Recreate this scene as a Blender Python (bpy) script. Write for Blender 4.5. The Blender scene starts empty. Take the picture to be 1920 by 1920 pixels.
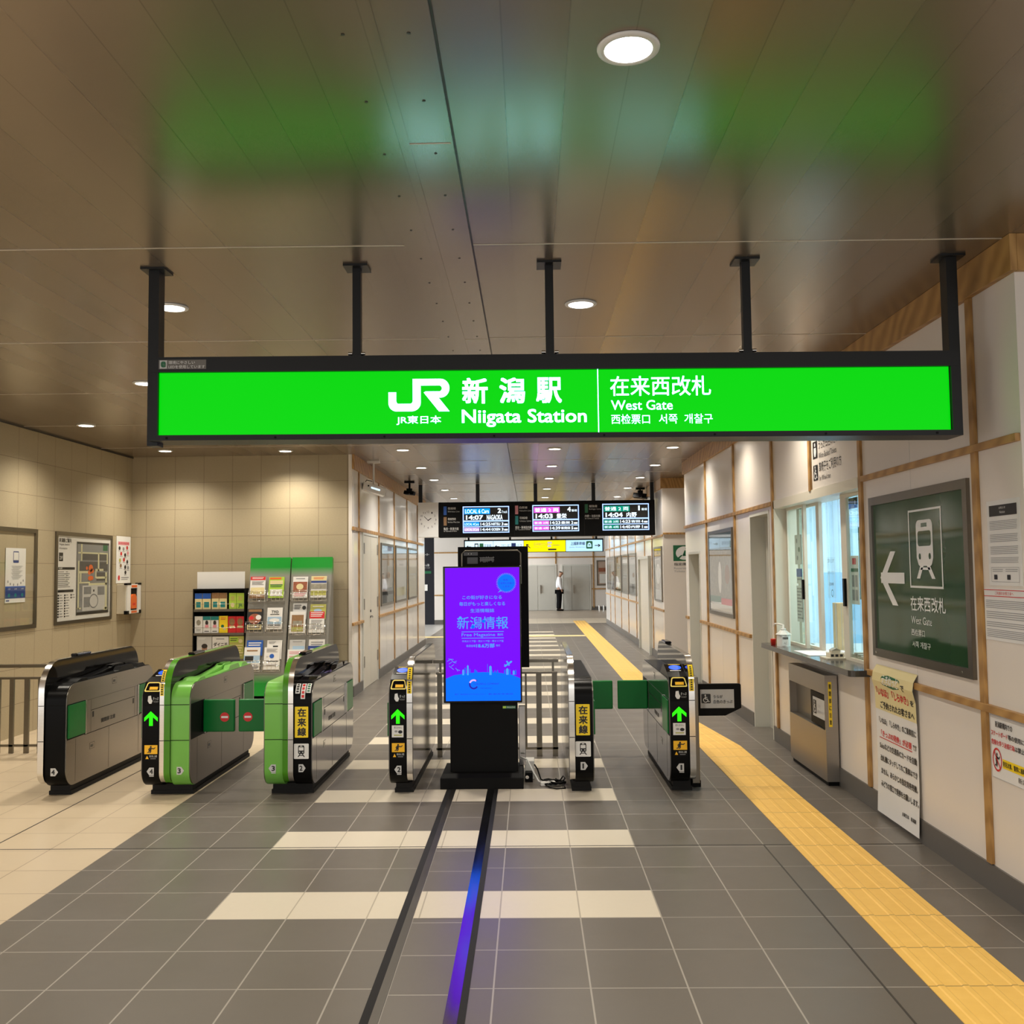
import bpy, bmesh, math, random
from mathutils import Vector, Matrix
random.seed(7)
C = bpy.context.scene.collection
sc = bpy.context.scene
PI = math.pi

# ------------------------------------------------------------------ camera
cam_d = bpy.data.cameras.new('camera'); cam = bpy.data.objects.new('camera', cam_d); C.objects.link(cam)
pitch, yaw, roll = .060213, .017592, -.011452
cy, sy, cp, sp = math.cos(yaw), math.sin(yaw), math.cos(pitch), math.sin(pitch)
fw = Vector((-sy*cp, cy*cp, sp)); rt = Vector((cy, sy, 0)); up = rt.cross(fw)
r2 = rt*math.cos(roll) + up*math.sin(roll); u2 = up*math.cos(roll) - rt*math.sin(roll)
m = Matrix((r2, u2, -fw)).transposed().to_4x4(); m.translation = (0, 0, 1.72)
cam.matrix_world = m
cam_d.sensor_width = 36; cam_d.lens = 1798.455/1920*36; cam_d.clip_start = .05; cam_d.clip_end = 200
sc.camera = cam
# ------------------------------------------------------------------ light and exposure
LAMP_W = 115.0
LAMP_COL = (1.0, .91, .77)
sc.view_settings.view_transform = 'Standard'
sc.view_settings.look = 'None'
sc.view_settings.gamma = 1.0
sc.view_settings.use_curve_mapping = False
sc.view_settings.exposure = 0.3
w = bpy.data.worlds.new('daylight'); sc.world = w; w.use_nodes = True
w.node_tree.nodes['Background'].inputs[0].default_value = (1.0, .97, .94, 1)
w.node_tree.nodes['Background'].inputs[1].default_value = 1.25

def area(name, loc, size, power, col, rot=(0, 0, 0), spread=PI):
    l = bpy.data.lights.new(name, 'AREA'); l.shape = 'RECTANGLE'; l.size, l.size_y = size; l.energy = power; l.color = col; l.spread = spread
    o = bpy.data.objects.new(name, l); o.location = loc; o.rotation_euler = rot; C.objects.link(o); return o
area('hall_daylight', (-8.5, 33, 2.0), (2.6, 14), 1350, (.88, .95, 1.0), (0, -PI/2, 0))
area('office_light', (3.9, 8.6, 2.7), (1.2, 2.4), 90, (.86, .95, 1.0))

# ------------------------------------------------------------------ materials
def S(r, g, b):
    f = lambda c: (c/255/12.92) if c/255 <= .04045 else ((c/255+.055)/1.055)**2.4
    return (f(r), f(g), f(b), 1)
def lin(r, g, b): return (r, g, b, 1)
MATS = {}
class NT:
    def __init__(s, m): s.m = m; s.t = m.node_tree; s.b = s.t.nodes['Principled BSDF']
    def n(s, ty, **kw):
        x = s.t.nodes.new(ty)
        for k, v in kw.items(): setattr(x, k, v)
        return x
    def L(s, a, b): s.t.links.new(a, b)
    def math(s, op, a, b=None, c=None):
        x = s.n('ShaderNodeMath', operation=op)
        for i, v in enumerate((a, b, c)):
            if v is None: continue
            if isinstance(v, (int, float)): x.inputs[i].default_value = v
            else: s.L(v, x.inputs[i])
        return x.outputs[0]
    def pos(s):
        g = s.n('ShaderNodeNewGeometry'); x = s.n('ShaderNodeSeparateXYZ'); s.L(g.outputs['Position'], x.inputs[0]); return x.outputs, g.outputs['Position']
    def line(s, co, off, pitch, half):
        a = s.math('SUBTRACT', co, off - pitch/2); a = s.math('DIVIDE', a, pitch); a = s.math('FRACT', a)
        a = s.math('SUBTRACT', a, .5); a = s.math('ABSOLUTE', a); return s.math('LESS_THAN', a, half/pitch)
    def cell(s, co, off, pitch):
        return s.math('FLOOR', s.math('DIVIDE', s.math('SUBTRACT', co, off), pitch))
    def mix(s, fac, a, b):
        x = s.n('ShaderNodeMix', data_type='RGBA')
        if isinstance(fac, (int, float)): x.inputs[0].default_value = fac
        else: s.L(fac, x.inputs[0])
        for i, v in ((6, a), (7, b)):
            if isinstance(v, tuple): x.inputs[i].default_value = v
            else: s.L(v, x.inputs[i])
        return x.outputs[2]
    def noise(s, scale, detail=3, vec=None, stretch=None):
        x = s.n('ShaderNodeTexNoise'); x.inputs['Scale'].default_value = scale; x.inputs['Detail'].default_value = detail
        g = s.n('ShaderNodeNewGeometry'); v = g.outputs['Position']
        if stretch:
            mp = s.n('ShaderNodeMapping'); mp.inputs['Scale'].default_value = stretch; s.L(v, mp.inputs[0]); v = mp.outputs[0]
        s.L(v, x.inputs['Vector']); return x.outputs['Fac']
    def bump(s, h, strength, dist=.01):
        b = s.n('ShaderNodeBump'); b.inputs['Strength'].default_value = strength; b.inputs['Distance'].default_value = dist
        s.L(h, b.inputs['Height']); s.L(b.outputs[0], s.b.inputs['Normal'])
def newmat(name):
    m = bpy.data.materials.new(name); m.use_nodes = True; MATS[name] = m; return NT(m)
def mat(name, col, rough=.5, metal=0, var=.06, scale=6, spec=.5, coat=0, emit=None, es=0):
    t = newmat(name); b = t.b
    b.inputs['Roughness'].default_value = rough; b.inputs['Metallic'].default_value = metal
    b.inputs['Specular IOR Level'].default_value = spec; b.inputs['Coat Weight'].default_value = coat; b.inputs['Coat Roughness'].default_value = .05
    if var:
        c = t.mix(t.noise(scale), tuple(x*(1-var) for x in col[:3])+(1,), tuple(min(1, x*(1+var)) for x in col[:3])+(1,)); t.L(c, b.inputs['Base Color'])
    else: b.inputs['Base Color'].default_value = col
    if emit: b.inputs['Emission Color'].default_value = emit; b.inputs['Emission Strength'].default_value = es
    return t.m
def glow(name, col, st):
    t = newmat(name); b = t.b; b.inputs['Base Color'].default_value = lin(.0, .0, .0); b.inputs['Roughness'].default_value = .3; b.inputs['Specular IOR Level'].default_value = .12
    b.inputs['Emission Color'].default_value = col; b.inputs['Emission Strength'].default_value = st
    return t.m
M = MATS
def floor_mat(name, col, grout, xo, var=.05, rough=.34, yp=.4, yo=4.858):
    t = newmat(name); p, v = t.pos()
    lx = t.line(p[0], xo, .4, .0036); ly = t.line(p[1], yo, yp, .0034); l = t.math('MAXIMUM', lx, ly)
    cx = t.cell(p[0], xo, .4); cyy = t.cell(p[1], yo, yp)
    h = t.n('ShaderNodeTexWhiteNoise', noise_dimensions='2D'); cb = t.n('ShaderNodeCombineXYZ'); t.L(cx, cb.inputs[0]); t.L(cyy, cb.inputs[1]); t.L(cb.outputs[0], h.inputs['Vector'])
    f = t.math('ADD', t.math('MULTIPLY', h.outputs['Value'], .6), t.math('MULTIPLY', t.noise(30), .4))
    c = t.mix(f, tuple(x*(1-var) for x in col[:3])+(1,), tuple(x*(1+var) for x in col[:3])+(1,))
    t.L(t.mix(l, c, grout), t.b.inputs['Base Color'])
    r = t.math('ADD', t.math('MULTIPLY', t.noise(3), .16), rough-.08); t.L(r, t.b.inputs['Roughness'])
    t.bump(t.math('SUBTRACT', t.math('MULTIPLY', t.noise(160), .15), l), .25, .002)
    return t.m
DK = lin(.132, .116, .098); GR = lin(.34, .31, .27); BG = lin(.57, .465, .325); BND = lin(.64, .575, .46)
floor_mat('floor_dark_left', DK, GR, -.832); floor_mat('floor_dark_right', DK, GR, -.17)
floor_mat('floor_band_left', BND, lin(.40, .35, .27), -.832); floor_mat('floor_band_right', BND, lin(.40, .35, .27), -.17)
floor_mat('floor_beige', BG, lin(.33, .25, .17), -2.632, .03, .34)
floor_mat('floor_mid', DK, GR, -.60, yo=4.80)
floor_mat('floor_hall', lin(.36, .31, .25), GR, -.17); floor_mat('floor_hall_light', lin(.62, .55, .43), GR, -.17); floor_mat('floor_hall_grey', lin(.42, .42, .41), GR, -.17)
def wall_tile():
    t = newmat('wall_tile'); p, v = t.pos(); 
    lx = t.line(p[0], -5.33, .4015, .0022); ly = t.line(p[1], 10.26, .4015, .0022); lz = t.line(p[2], .72, .378, .0022)
    g = t.n('ShaderNodeNewGeometry'); sx = t.n('ShaderNodeSeparateXYZ'); t.L(g.outputs['Normal'], sx.inputs[0])
    side = t.math('GREATER_THAN', t.math('ABSOLUTE', sx.outputs[0]), .5)
    vert = t.math('ADD', t.math('MULTIPLY', side, ly), t.math('MULTIPLY', t.math('SUBTRACT', 1, side), lx))
    l = t.math('MAXIMUM', vert, lz)
    c = t.mix(t.noise(40, 4, stretch=(1, 1, 2.5)), lin(.355, .295, .185), lin(.42, .35, .23))
    t.L(t.mix(l, c, lin(.16, .12, .075)), t.b.inputs['Base Color']); t.b.inputs['Roughness'].default_value = .55
    t.bump(t.math('SUBTRACT', t.math('MULTIPLY', t.noise(120), .3), l), .3, .003)
wall_tile()
def ceiling_mat():
    t = newmat('ceiling_metal'); p, v = t.pos()
    l = t.line(p[0], -.27, .205, .0022)
    h = t.n('ShaderNodeTexWhiteNoise', noise_dimensions='1D'); t.L(t.cell(p[0], -.27, .205), h.inputs['W'])
    c = t.mix(h.outputs['Value'], lin(.285, .228, .172), lin(.31, .25, .187))
    t.L(t.mix(t.math('MULTIPLY', l, .35), c, lin(.12, .09, .07)), t.b.inputs['Base Color'])
    t.b.inputs['Metallic'].default_value = .62; t.b.inputs['Specular IOR Level'].default_value = .6
    r = t.math('ADD', t.math('MULTIPLY', h.outputs['Value'], .06), .235); t.L(r, t.b.inputs['Roughness'])
    t.bump(t.noise(900, 1, stretch=(1, .02, 1)), .04, .002)
ceiling_mat()
def wood():
    t = newmat('wood'); 
    n = t.n('ShaderNodeTexNoise'); n.inputs['Scale'].default_value = 7; n.inputs['Detail'].default_value = 5; n.inputs['Distortion'].default_value = 1.2
    g = t.n('ShaderNodeTexCoord'); mp = t.n('ShaderNodeMapping'); mp.inputs['Scale'].default_value = (3, 1, 1); t.L(g.outputs['Object'], mp.inputs[0])
    wv = t.n('ShaderNodeTexWave'); wv.inputs['Scale'].default_value = 3.2; wv.inputs['Distortion'].default_value = 7; wv.inputs['Detail'].default_value = 3; wv.inputs['Detail Scale'].default_value = .6; wv.bands_direction = 'DIAGONAL'
    t.L(mp.outputs[0], n.inputs['Vector']); t.L(mp.outputs[0], wv.inputs['Vector'])
    f = t.math('ADD', t.math('MULTIPLY', wv.outputs['Fac'], .55), t.math('MULTIPLY', n.outputs['Fac'], .45))
    t.L(t.mix(f, lin(.27, .135, .036), lin(.52, .30, .098)), t.b.inputs['Base Color']); t.b.inputs['Roughness'].default_value = .45
wood()
def yellow():
    t = newmat('tactile_yellow'); p, v = t.pos()
    ly = t.line(p[1], 4.858, .4, .004)
    c = t.mix(t.noise(14, 5), lin(.82, .49, .10), lin(.92, .58, .14))
    t.L(t.mix(t.math('MULTIPLY', ly, .7), c, lin(.20, .12, .03)), t.b.inputs['Base Color']); t.b.inputs['Roughness'].default_value = .45
yellow()
def rackgrad():
    t = newmat('rack_gradient'); p, v = t.pos()
    hi = t.math('DIVIDE', t.math('SUBTRACT', p[2], 1.67), .12); lo = t.math('DIVIDE', t.math('SUBTRACT', .40, p[2]), .14)
    f = t.math('MAXIMUM', hi, lo); f = t.math('MINIMUM', t.math('MAXIMUM', f, 0), 1)
    t.L(t.mix(f, lin(.26, .25, .22), lin(.004, .27, .02)), t.b.inputs['Base Color']); t.b.inputs['Roughness'].default_value = .35; t.b.inputs['Metallic'].default_value = .1
rackgrad()
def steel(name, col, rough, stretch=(1, 1, 60)):
    t = newmat(name); t.b.inputs['Metallic'].default_value = 1
    n = t.noise(8, 4, stretch=stretch)
    t.L(t.mix(n, tuple(x*.88 for x in col[:3])+(1,), tuple(x*1.1 for x in col[:3])+(1,)), t.b.inputs['Base Color'])
    t.L(t.math('ADD', t.math('MULTIPLY', n, .12), rough-.06), t.b.inputs['Roughness'])
steel('steel', lin(.37, .34, .30), .36); steel('steel_mirror', lin(.34, .335, .325), .12); steel('steel_dark', lin(.15, .14, .125), .32)
steel('chrome', lin(.78, .76, .72), .16); steel('steel_rail', lin(.50, .49, .48), .13, (3, .3, 1)); steel('steel_frame', lin(.21, .19, .155), .35)
mat('white_panel', lin(.76, .70, .63), .24, var=.02, scale=2, spec=.5); mat('white_far', lin(.80, .77, .73), .14, var=.02, scale=2, spec=.6); mat('white_end', lin(.74, .70, .65), .4, var=.02)
mat('door_cream', lin(.66, .62, .52), .35, var=.02); mat('door_grey', lin(.50, .49, .44), .4, var=.03); mat('jamb', lin(.60, .60, .54), .4, var=.02); mat('cream_frame', lin(.68, .64, .53), .4, var=.02)
mat('baseboard', lin(.115, .107, .097), .4); mat('black', lin(.003, .003, .003), .3, spec=.10); mat('black_gloss', lin(.003, .003, .004), .08, spec=.35); mat('black_matte', lin(.005, .005, .005), .5, spec=.10)
mat('smoke', lin(.005, .0045, .004), .04, spec=.10); mat('frame_black', lin(.008, .009, .010), .35, spec=.3); mat('rubber', lin(.012, .0115, .011), .6, spec=.2)
mat('green_light', lin(.16, .46, .065), .28); mat('green_dark', lin(.055, .235, .003), .25); mat('green_flap', lin(.001, .15, .025), .3, spec=.3); mat('green_map', lin(.024, .070, .030), .06, spec=.30)
mat('white_ink', lin(.78, .78, .76), .4, var=.02); mat('black_ink', lin(.012, .012, .012), .45, var=0); mat('paper', lin(.76, .75, .72), .5, var=.03); mat('paper_grey', lin(.55, .55, .54), .5)
mat('grey_ink', lin(.30, .30, .30), .5, var=0); mat('red_ink', lin(.62, .018, .02), .4, var=0); mat('yellow_ink', lin(.92, .66, .012), .4, var=.02); mat('amber_ink', lin(.92, .50, .012), .4, var=.02); mat('slot_yellow', lin(.95, .76, .17), .4, var=.02); mat('cream_paper', lin(.72, .62, .32), .5, var=.04)
mat('navy_ink', lin(.02, .05, .22), .4); mat('blue_ink', lin(.015, .10, .45), .4); mat('teal_ink', lin(.01, .22, .22), .4); mat('green_ink', lin(.01, .13, .05), .4); mat('lime_ink', lin(.42, .62, .06), .4); mat('pink_ink', lin(.75, .30, .34), .4)
mat('brown_ink', lin(.28, .15, .06), .5, var=.3, scale=40); mat('food_ink', lin(.30, .09, .04), .5, var=.7, scale=30); mat('photo_ink', lin(.28, .26, .20), .5, var=.6, scale=26); mat('sky_ink', lin(.35, .50, .65), .4); mat('olive_ink', lin(.45, .44, .10), .5)
mat('orange', lin(.75, .14, .02), .35); mat('white_plastic', lin(.78, .77, .73), .3); mat('cream_plastic', lin(.62, .56, .43), .4); mat('red_plastic', lin(.72, .03, .015), .3)
mat('map_grey', lin(.22, .23, .24), .35); mat('map_dark', lin(.075, .075, .08), .35); mat('map_path', lin(.62, .60, .38), .4)
mat('counter', lin(.055, .05, .046), .14, var=.2, scale=40); mat('plywood', lin(.72, .45, .19), .5, var=.12, scale=12); mat('office_white', lin(.80, .84, .86), .5); mat('sheet_blue', lin(.55, .72, .82), .3); mat('panel_blue', lin(.30, .55, .78), .3); mat('stone', lin(.40, .36, .29), .8, var=.4, scale=60)
mat('dark_shop', lin(.012, .014, .020), .25); mat('hinge_grey', lin(.1, .1, .1), .4); mat('skin', lin(.33, .17, .10), .5); mat('hair', lin(.03, .02, .015), .6); mat('shirt', lin(.74, .74, .76), .7); mat('trousers', lin(.004, .004, .005), .8, spec=.1)
mat('poster_art', lin(.40, .36, .31), .08, var=.25, scale=5, spec=.8); mat('poster_pink', lin(.46, .33, .26), .10, var=.3, scale=5, coat=.5); mat('poster_gold', lin(.50, .38, .16), .10, var=.2, scale=6, coat=.5)
mat('cable_white', lin(.7, .7, .68), .4); mat('seam', lin(.60, .52, .42), .35, var=0); mat('seam_dark', lin(.035, .03, .024), .5, var=0); mat('yellow_pale', lin(.78, .62, .30), .5)
def glassmat(name, tint, refl, rough=.02):
    t = newmat(name); nt = t.t; out = nt.nodes['Material Output']; nt.nodes.remove(t.b)
    tr = t.n('ShaderNodeBsdfTransparent'); tr.inputs[0].default_value = tint; gl = t.n('ShaderNodeBsdfGlossy'); gl.inputs['Roughness'].default_value = rough
    fr = t.n('ShaderNodeFresnel'); fr.inputs[0].default_value = refl; mx = t.n('ShaderNodeMixShader')
    geo = t.n('ShaderNodeNewGeometry'); t.L(t.math('MULTIPLY', fr.outputs[0], t.math('SUBTRACT', 1, geo.outputs['Backfacing'])), mx.inputs[0]); t.L(tr.outputs[0], mx.inputs[1]); t.L(gl.outputs[0], mx.inputs[2]); t.L(mx.outputs[0], out.inputs[0])
glassmat('glass', lin(.90, .97, .95), 1.5); glassmat('plastic_sheet', lin(.80, .93, .97), 1.6, .12); glassmat('acrylic', lin(.97, .97, .96), 1.35)
glow('lamp_glow', lin(1, .97, .90), 9); glow('sign_green', lin(.0, .66, .003), .86); glow('sign_white', lin(.36, .82, 1.0), 5.0)
glow('screen_purple', lin(.17, .0, 1.0), .95); glow('screen_blue', lin(.0, .13, 1.0), 1.1); glow('screen_sky', lin(.05, .30, 1.0), 1.1); glow('screen_lav', lin(.32, .40, 1.0), 1.0); glow('screen_deep', lin(.02, .02, .45), .8)
glow('arrow_green', lin(.03, 1.0, .005), 1.0); glow('ic_blue', lin(.01, .10, 1.0), 1.3)
glow('led_blue', lin(.0, .28, 1.0), 1.3); glow('led_white', lin(.75, .90, 1.0), 1.5); glow('led_pink', lin(.80, .10, .75), 1.2); glow('led_green', lin(.0, .22, .14), 1.2); glow('led_frame', lin(.35, .50, 1.0), 1.6); glow('led_lilac', lin(.55, .35, .85), 1.2)
glow('guide_white', lin(.62, .85, 1.0), 1.15); glow('guide_yellow', lin(1.0, .80, .0), 1.05); glow('guide_cyan', lin(.45, .75, 1.0), 1.1)

# ------------------------------------------------------------------ geometry helpers
class Fr:                                                        # a plane in the room: origin, right, up, towards the reader
    def __init__(s, O, U, V=(0, 0, 1)):
        s.O = Vector(O); s.U = Vector(U).normalized(); s.V = Vector(V).normalized(); s.N = s.U.cross(s.V)
    def p(s, u, v, n=0): return s.O + s.U*u + s.V*v + s.N*n
def face_y(y): return Fr((0, y, 0), (1, 0, 0))                   # faces the camera; (u,v) = (x,z)
def face_r(x=2.42): return Fr((x, 0, 0), (0, -1, 0))             # a wall on the right; u = -y
def face_l(x=-5.53): return Fr((x, 0, 0), (0, 1, 0))             # a wall on the left; u = y
def arcs(pts, rad, n=6):                                         # polygon with rounded corners
    out = []; k = len(pts)
    for i in range(k):
        p = Vector(pts[i]); a = (Vector(pts[i-1])-p); b = (Vector(pts[(i+1) % k])-p); r = rad[i] if isinstance(rad, (list, tuple)) else rad
        if r <= 0: out.append(tuple(p)); continue
        an = a.angle(b); d = min(r/math.tan(an/2), a.length*.49, b.length*.49); r = d*math.tan(an/2)
        a.normalize(); b.normalize(); s0 = p+a*d; s1 = p+b*d; c = p+(a+b).normalized()*(r/math.sin(an/2))
        v0 = s0-c; v1 = s1-c; th = v0.angle(v1)
        for j in range(n+1):
            t = j/n; q = (v0*math.sin((1-t)*th)+v1*math.sin(t*th))/math.sin(th) if th > 1e-4 else v0
            out.append(tuple(c+q))
    return out
TXT = {}
def text_mesh(s, bold):
    k = (s, bold)
    if k in TXT: return TXT[k]
    cu = bpy.data.curves.new('lettering', 'FONT'); cu.body = s; cu.size = 1; cu.dimensions = '2D'; cu.fill_mode = 'FRONT'; cu.resolution_u = 3
    o = bpy.data.objects.new('lettering', cu); C.objects.link(o); bpy.context.view_layer.update()
    dg = bpy.context.evaluated_depsgraph_get(); me = o.evaluated_get(dg).to_mesh()
    vs = [(v.co.x, v.co.y) for v in me.vertices]; fs = [tuple(p.vertices) for p in me.polygons]
    if sum(p.normal.z for p in me.polygons) < 0: fs = [f[::-1] for f in fs]
    o.evaluated_get(dg).to_mesh_clear(); bpy.data.objects.remove(o); bpy.data.curves.remove(cu)
    if vs:
        n = len(vs); sh = [(0, 0)] if not bold else [(-bold, -bold), (bold, bold), (-bold, bold), (bold, -bold)]
        vs3 = [(x+dx, y+dy, .00008*i) for i, (dx, dy) in enumerate(sh) for x, y in vs]; fs = [tuple(q+n*i for q in f) for i in range(len(sh)) for f in fs]
        x0 = min(v[0] for v in vs3); x1 = max(v[0] for v in vs3); y0 = min(v[1] for v in vs3); y1 = max(v[1] for v in vs3)
        vs = [((x-x0)/max(x1-x0, 1e-6), (y-y0)/max(y1-y0, 1e-6), z) for x, y, z in vs3]
    TXT[k] = (vs, fs); return TXT[k]
class MB:
    def __init__(s): s.v = []; s.f = []; s.mi = []; s.ms = []; s.sm = []
    def m(s, name):
        if name not in s.ms: s.ms.append(name)
        return s.ms.index(name)
    def add(s, vs, fs, mt, smooth=False):
        o = len(s.v); k = s.m(mt); s.v += [tuple(v) for v in vs]
        for f in fs: s.f.append(tuple(i+o for i in f)); s.mi.append(k); s.sm.append(smooth)
        return s
    def obox(s, fr, u0, u1, v0, v1, n0, n1, mt):
        vs = [fr.p(u, v, n) for n in (n0, n1) for v in (v0, v1) for u in (u0, u1)]
        return s.add(vs, [(0, 2, 3, 1), (4, 5, 7, 6), (0, 1, 5, 4), (2, 6, 7, 3), (0, 4, 6, 2), (1, 3, 7, 5)], mt)
    def box(s, x0, x1, y0, y1, z0, z1, mt):
        vs = [(x, y, z) for z in (z0, z1) for y in (y0, y1) for x in (x0, x1)]
        return s.add(vs, [(0, 2, 3, 1), (4, 5, 7, 6), (0, 1, 5, 4), (2, 6, 7, 3), (0, 4, 6, 2), (1, 3, 7, 5)], mt)
    def quad(s, a, b, c, d, mt): return s.add([a, b, c, d], [(0, 1, 2, 3)], mt)
    def prism(s, fr, poly, n0, n1, mrim, mcap=None, smooth=False):
        k = len(poly); vs = [fr.p(u, v, n0) for u, v in poly]+[fr.p(u, v, n1) for u, v in poly]
        ar = sum(poly[i-1][0]*poly[i][1]-poly[i][0]*poly[i-1][1] for i in range(k))
        idx = list(range(k)) if ar > 0 else list(range(k))[::-1]
        s.add(vs, [(idx[i], idx[(i+1) % k], idx[(i+1) % k]+k, idx[i]+k) for i in range(k)], mrim, smooth)
        return s.add(vs, [tuple(idx[::-1]), tuple(i+k for i in idx)], mcap or mrim)
    def cyl(s, p, q, r, mt, n=16, r2=None, smooth=True):
        p = Vector(p); q = Vector(q); d = (q-p).normalized(); a = d.orthogonal().normalized(); b = d.cross(a); r2 = r if r2 is None else r2
        vs = [p+(a*math.cos(2*PI*i/n)+b*math.sin(2*PI*i/n))*r for i in range(n)]+[q+(a*math.cos(2*PI*i/n)+b*math.sin(2*PI*i/n))*r2 for i in range(n)]
        s.add(vs, [(i, (i+1) % n, (i+1) % n+n, i+n) for i in range(n)], mt, smooth)
        return s.add(vs, [tuple(range(n))[::-1], tuple(range(n, 2*n))], mt)
    def tube(s, pts, r, mt, n=8):
        pts = [Vector(p) for p in pts]; rings = []
        for i, p in enumerate(pts):
            d = (pts[min(i+1, len(pts)-1)]-pts[max(i-1, 0)]).normalized(); a = d.cross(Vector((.13, .31, .94))).normalized(); b = d.cross(a)
            rings += [p+(a*math.cos(2*PI*k/n)+b*math.sin(2*PI*k/n))*r for k in range(n)]
        fs = [(i*n+k, i*n+(k+1) % n, (i+1)*n+(k+1) % n, (i+1)*n+k) for i in range(len(pts)-1) for k in range(n)]
        fs += [tuple(range(n))[::-1], tuple(range((len(pts)-1)*n, len(pts)*n))]
        return s.add(rings, fs, mt, True)
    def lathe(s, c, prof, mt, n=24):
        vs = [(c[0]+r*math.cos(2*PI*k/n), c[1]+r*math.sin(2*PI*k/n), c[2]+z) for r, z in prof for k in range(n)]
        fs = [(i*n+k, i*n+(k+1) % n, (i+1)*n+(k+1) % n, (i+1)*n+k) for i in range(len(prof)-1) for k in range(n)]
        fs += [tuple(range(n))[::-1], tuple(range((len(prof)-1)*n, len(prof)*n))]
        return s.add(vs, fs, mt, True)
    def lean(s, k, xc): s.v = [(x, y, z-k*(x-xc)) for x, y, z in s.v]; return s
    def build(s, name, root=None, parent=None, bevel=0, origin=None):
        me = bpy.data.meshes.new(name)
        if root is not None: o0 = Vector(root.location)
        elif origin is not None: o0 = Vector(origin)
        else:
            xs, ys, zs = zip(*s.v); o0 = Vector(((min(xs)+max(xs))/2, (min(ys)+max(ys))/2, min(zs)))
        me.from_pydata([(v[0]-o0.x, v[1]-o0.y, v[2]-o0.z) for v in s.v], [], s.f)
        for n in s.ms: me.materials.append(M[n])
        me.polygons.foreach_set('material_index', s.mi); me.polygons.foreach_set('use_smooth', s.sm); me.update()
        o = bpy.data.objects.new(name, me); C.objects.link(o)
        if root is not None: o.parent = parent or root
        else: o.location = o0
        if bevel:
            b = o.modifiers.new('bevel', 'BEVEL'); b.width = bevel; b.segments = 3; b.limit_method = 'ANGLE'; b.angle_limit = .7
        return o
class CV:                                                        # flat print on a plane: drawing box (a right, b down) mapped onto (u,v)
    def __init__(s, mb, fr, uv, ab, shear=0, n=.0015):
        s.mb = mb; s.fr = fr; s.u0, s.v0, s.u1, s.v1 = uv; s.a0, s.b0, s.a1, s.b1 = ab; s.sh = shear; s.n = n
    def P(s, a, b, l):
        b = b - s.sh*(a-s.a0)
        return s.fr.p(s.u0+(a-s.a0)/(s.a1-s.a0)*(s.u1-s.u0), s.v1-(b-s.b0)/(s.b1-s.b0)*(s.v1-s.v0), s.n+l*.0009)
    def poly(s, pts, mt, l=1):
        ar = sum(pts[i-1][0]*pts[i][1]-pts[i][0]*pts[i-1][1] for i in range(len(pts)))
        if ar > 0: pts = pts[::-1]
        s.mb.add([s.P(a, b, l) for a, b in pts], [tuple(range(len(pts)))], mt); return s
    def rect(s, a0, b0, a1, b1, mt, l=1): return s.poly([(a0, b0), (a1, b0), (a1, b1), (a0, b1)], mt, l)
    def box(s, a0, b0, a1, b1, w, mt, l=1, wv=None):
        wv = wv or w
        s.rect(a0, b0, a1, b0+wv, mt, l); s.rect(a0, b1-wv, a1, b1, mt, l); s.rect(a0, b0+wv, a0+w, b1-wv, mt, l); s.rect(a1-w, b0+wv, a1, b1-wv, mt, l); return s
    def ell(s, a, b, ra, rb, mt, l=1, n=28): return s.poly([(a+ra*math.cos(2*PI*i/n), b+rb*math.sin(2*PI*i/n)) for i in range(n)], mt, l)
    def ring(s, a, b, ra, rb, w, mt, l=1, n=32, t0=0, t1=2*PI):
        q = rb/ra
        for i in range(n):
            t = t0+(t1-t0)*i/n; e = t0+(t1-t0)*(i+1)/n
            s.poly([(a+ra*math.cos(t), b+rb*math.sin(t)), (a+ra*math.cos(e), b+rb*math.sin(e)), (a+(ra-w)*math.cos(e), b+(rb-w*q)*math.sin(e)), (a+(ra-w)*math.cos(t), b+(rb-w*q)*math.sin(t))], mt, l)
        return s
    def line(s, a0, b0, a1, b1, w, mt, l=1):
        d = Vector((a1-a0, b1-b0)).normalized(); k = (-d.y*w/2, d.x*w/2)
        return s.poly([(a0+k[0], b0+k[1]), (a1+k[0], b1+k[1]), (a1-k[0], b1-k[1]), (a0-k[0], b0-k[1])], mt, l)
    def text(s, t, a0, b0, a1, b1, mt, l=2, bold=0):
        vs, fs = text_mesh(t, bold)
        if vs: s.mb.add([s.P(a0+x*(a1-a0), b1-y*(b1-b0), l+z/.0009) for x, y, z in vs], fs, mt)
        return s
    def vtext(s, t, a0, b0, a1, b1, mt, l=2, bold=0, gap=.12):
        k = len(t); h = (b1-b0)/(k+gap*(k-1))
        for i, ch in enumerate(t): s.text(ch, a0, b0+i*h*(1+gap), a1, b0+i*h*(1+gap)+h, mt, l, bold)
        return s
def thing(name, label, cat, loc, group=None):
    o = bpy.data.objects.new(name, None); o.location = loc; C.objects.link(o); o.empty_display_size = .1
    return tag(o, label, cat, group)
def tag(o, label, cat, group=None):
    o['label'] = label; o['category'] = cat
    if group: o['group'] = group
    return o
def struct(mb, name, bevel=0, **kw):
    o = mb.build(name, bevel=bevel, **kw); o['kind'] = 'structure'; return o
TRIM = [0]
def trim(mb, bevel=0):
    TRIM[0] += 1; return struct(mb, 'trim_%d' % TRIM[0], bevel)

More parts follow.
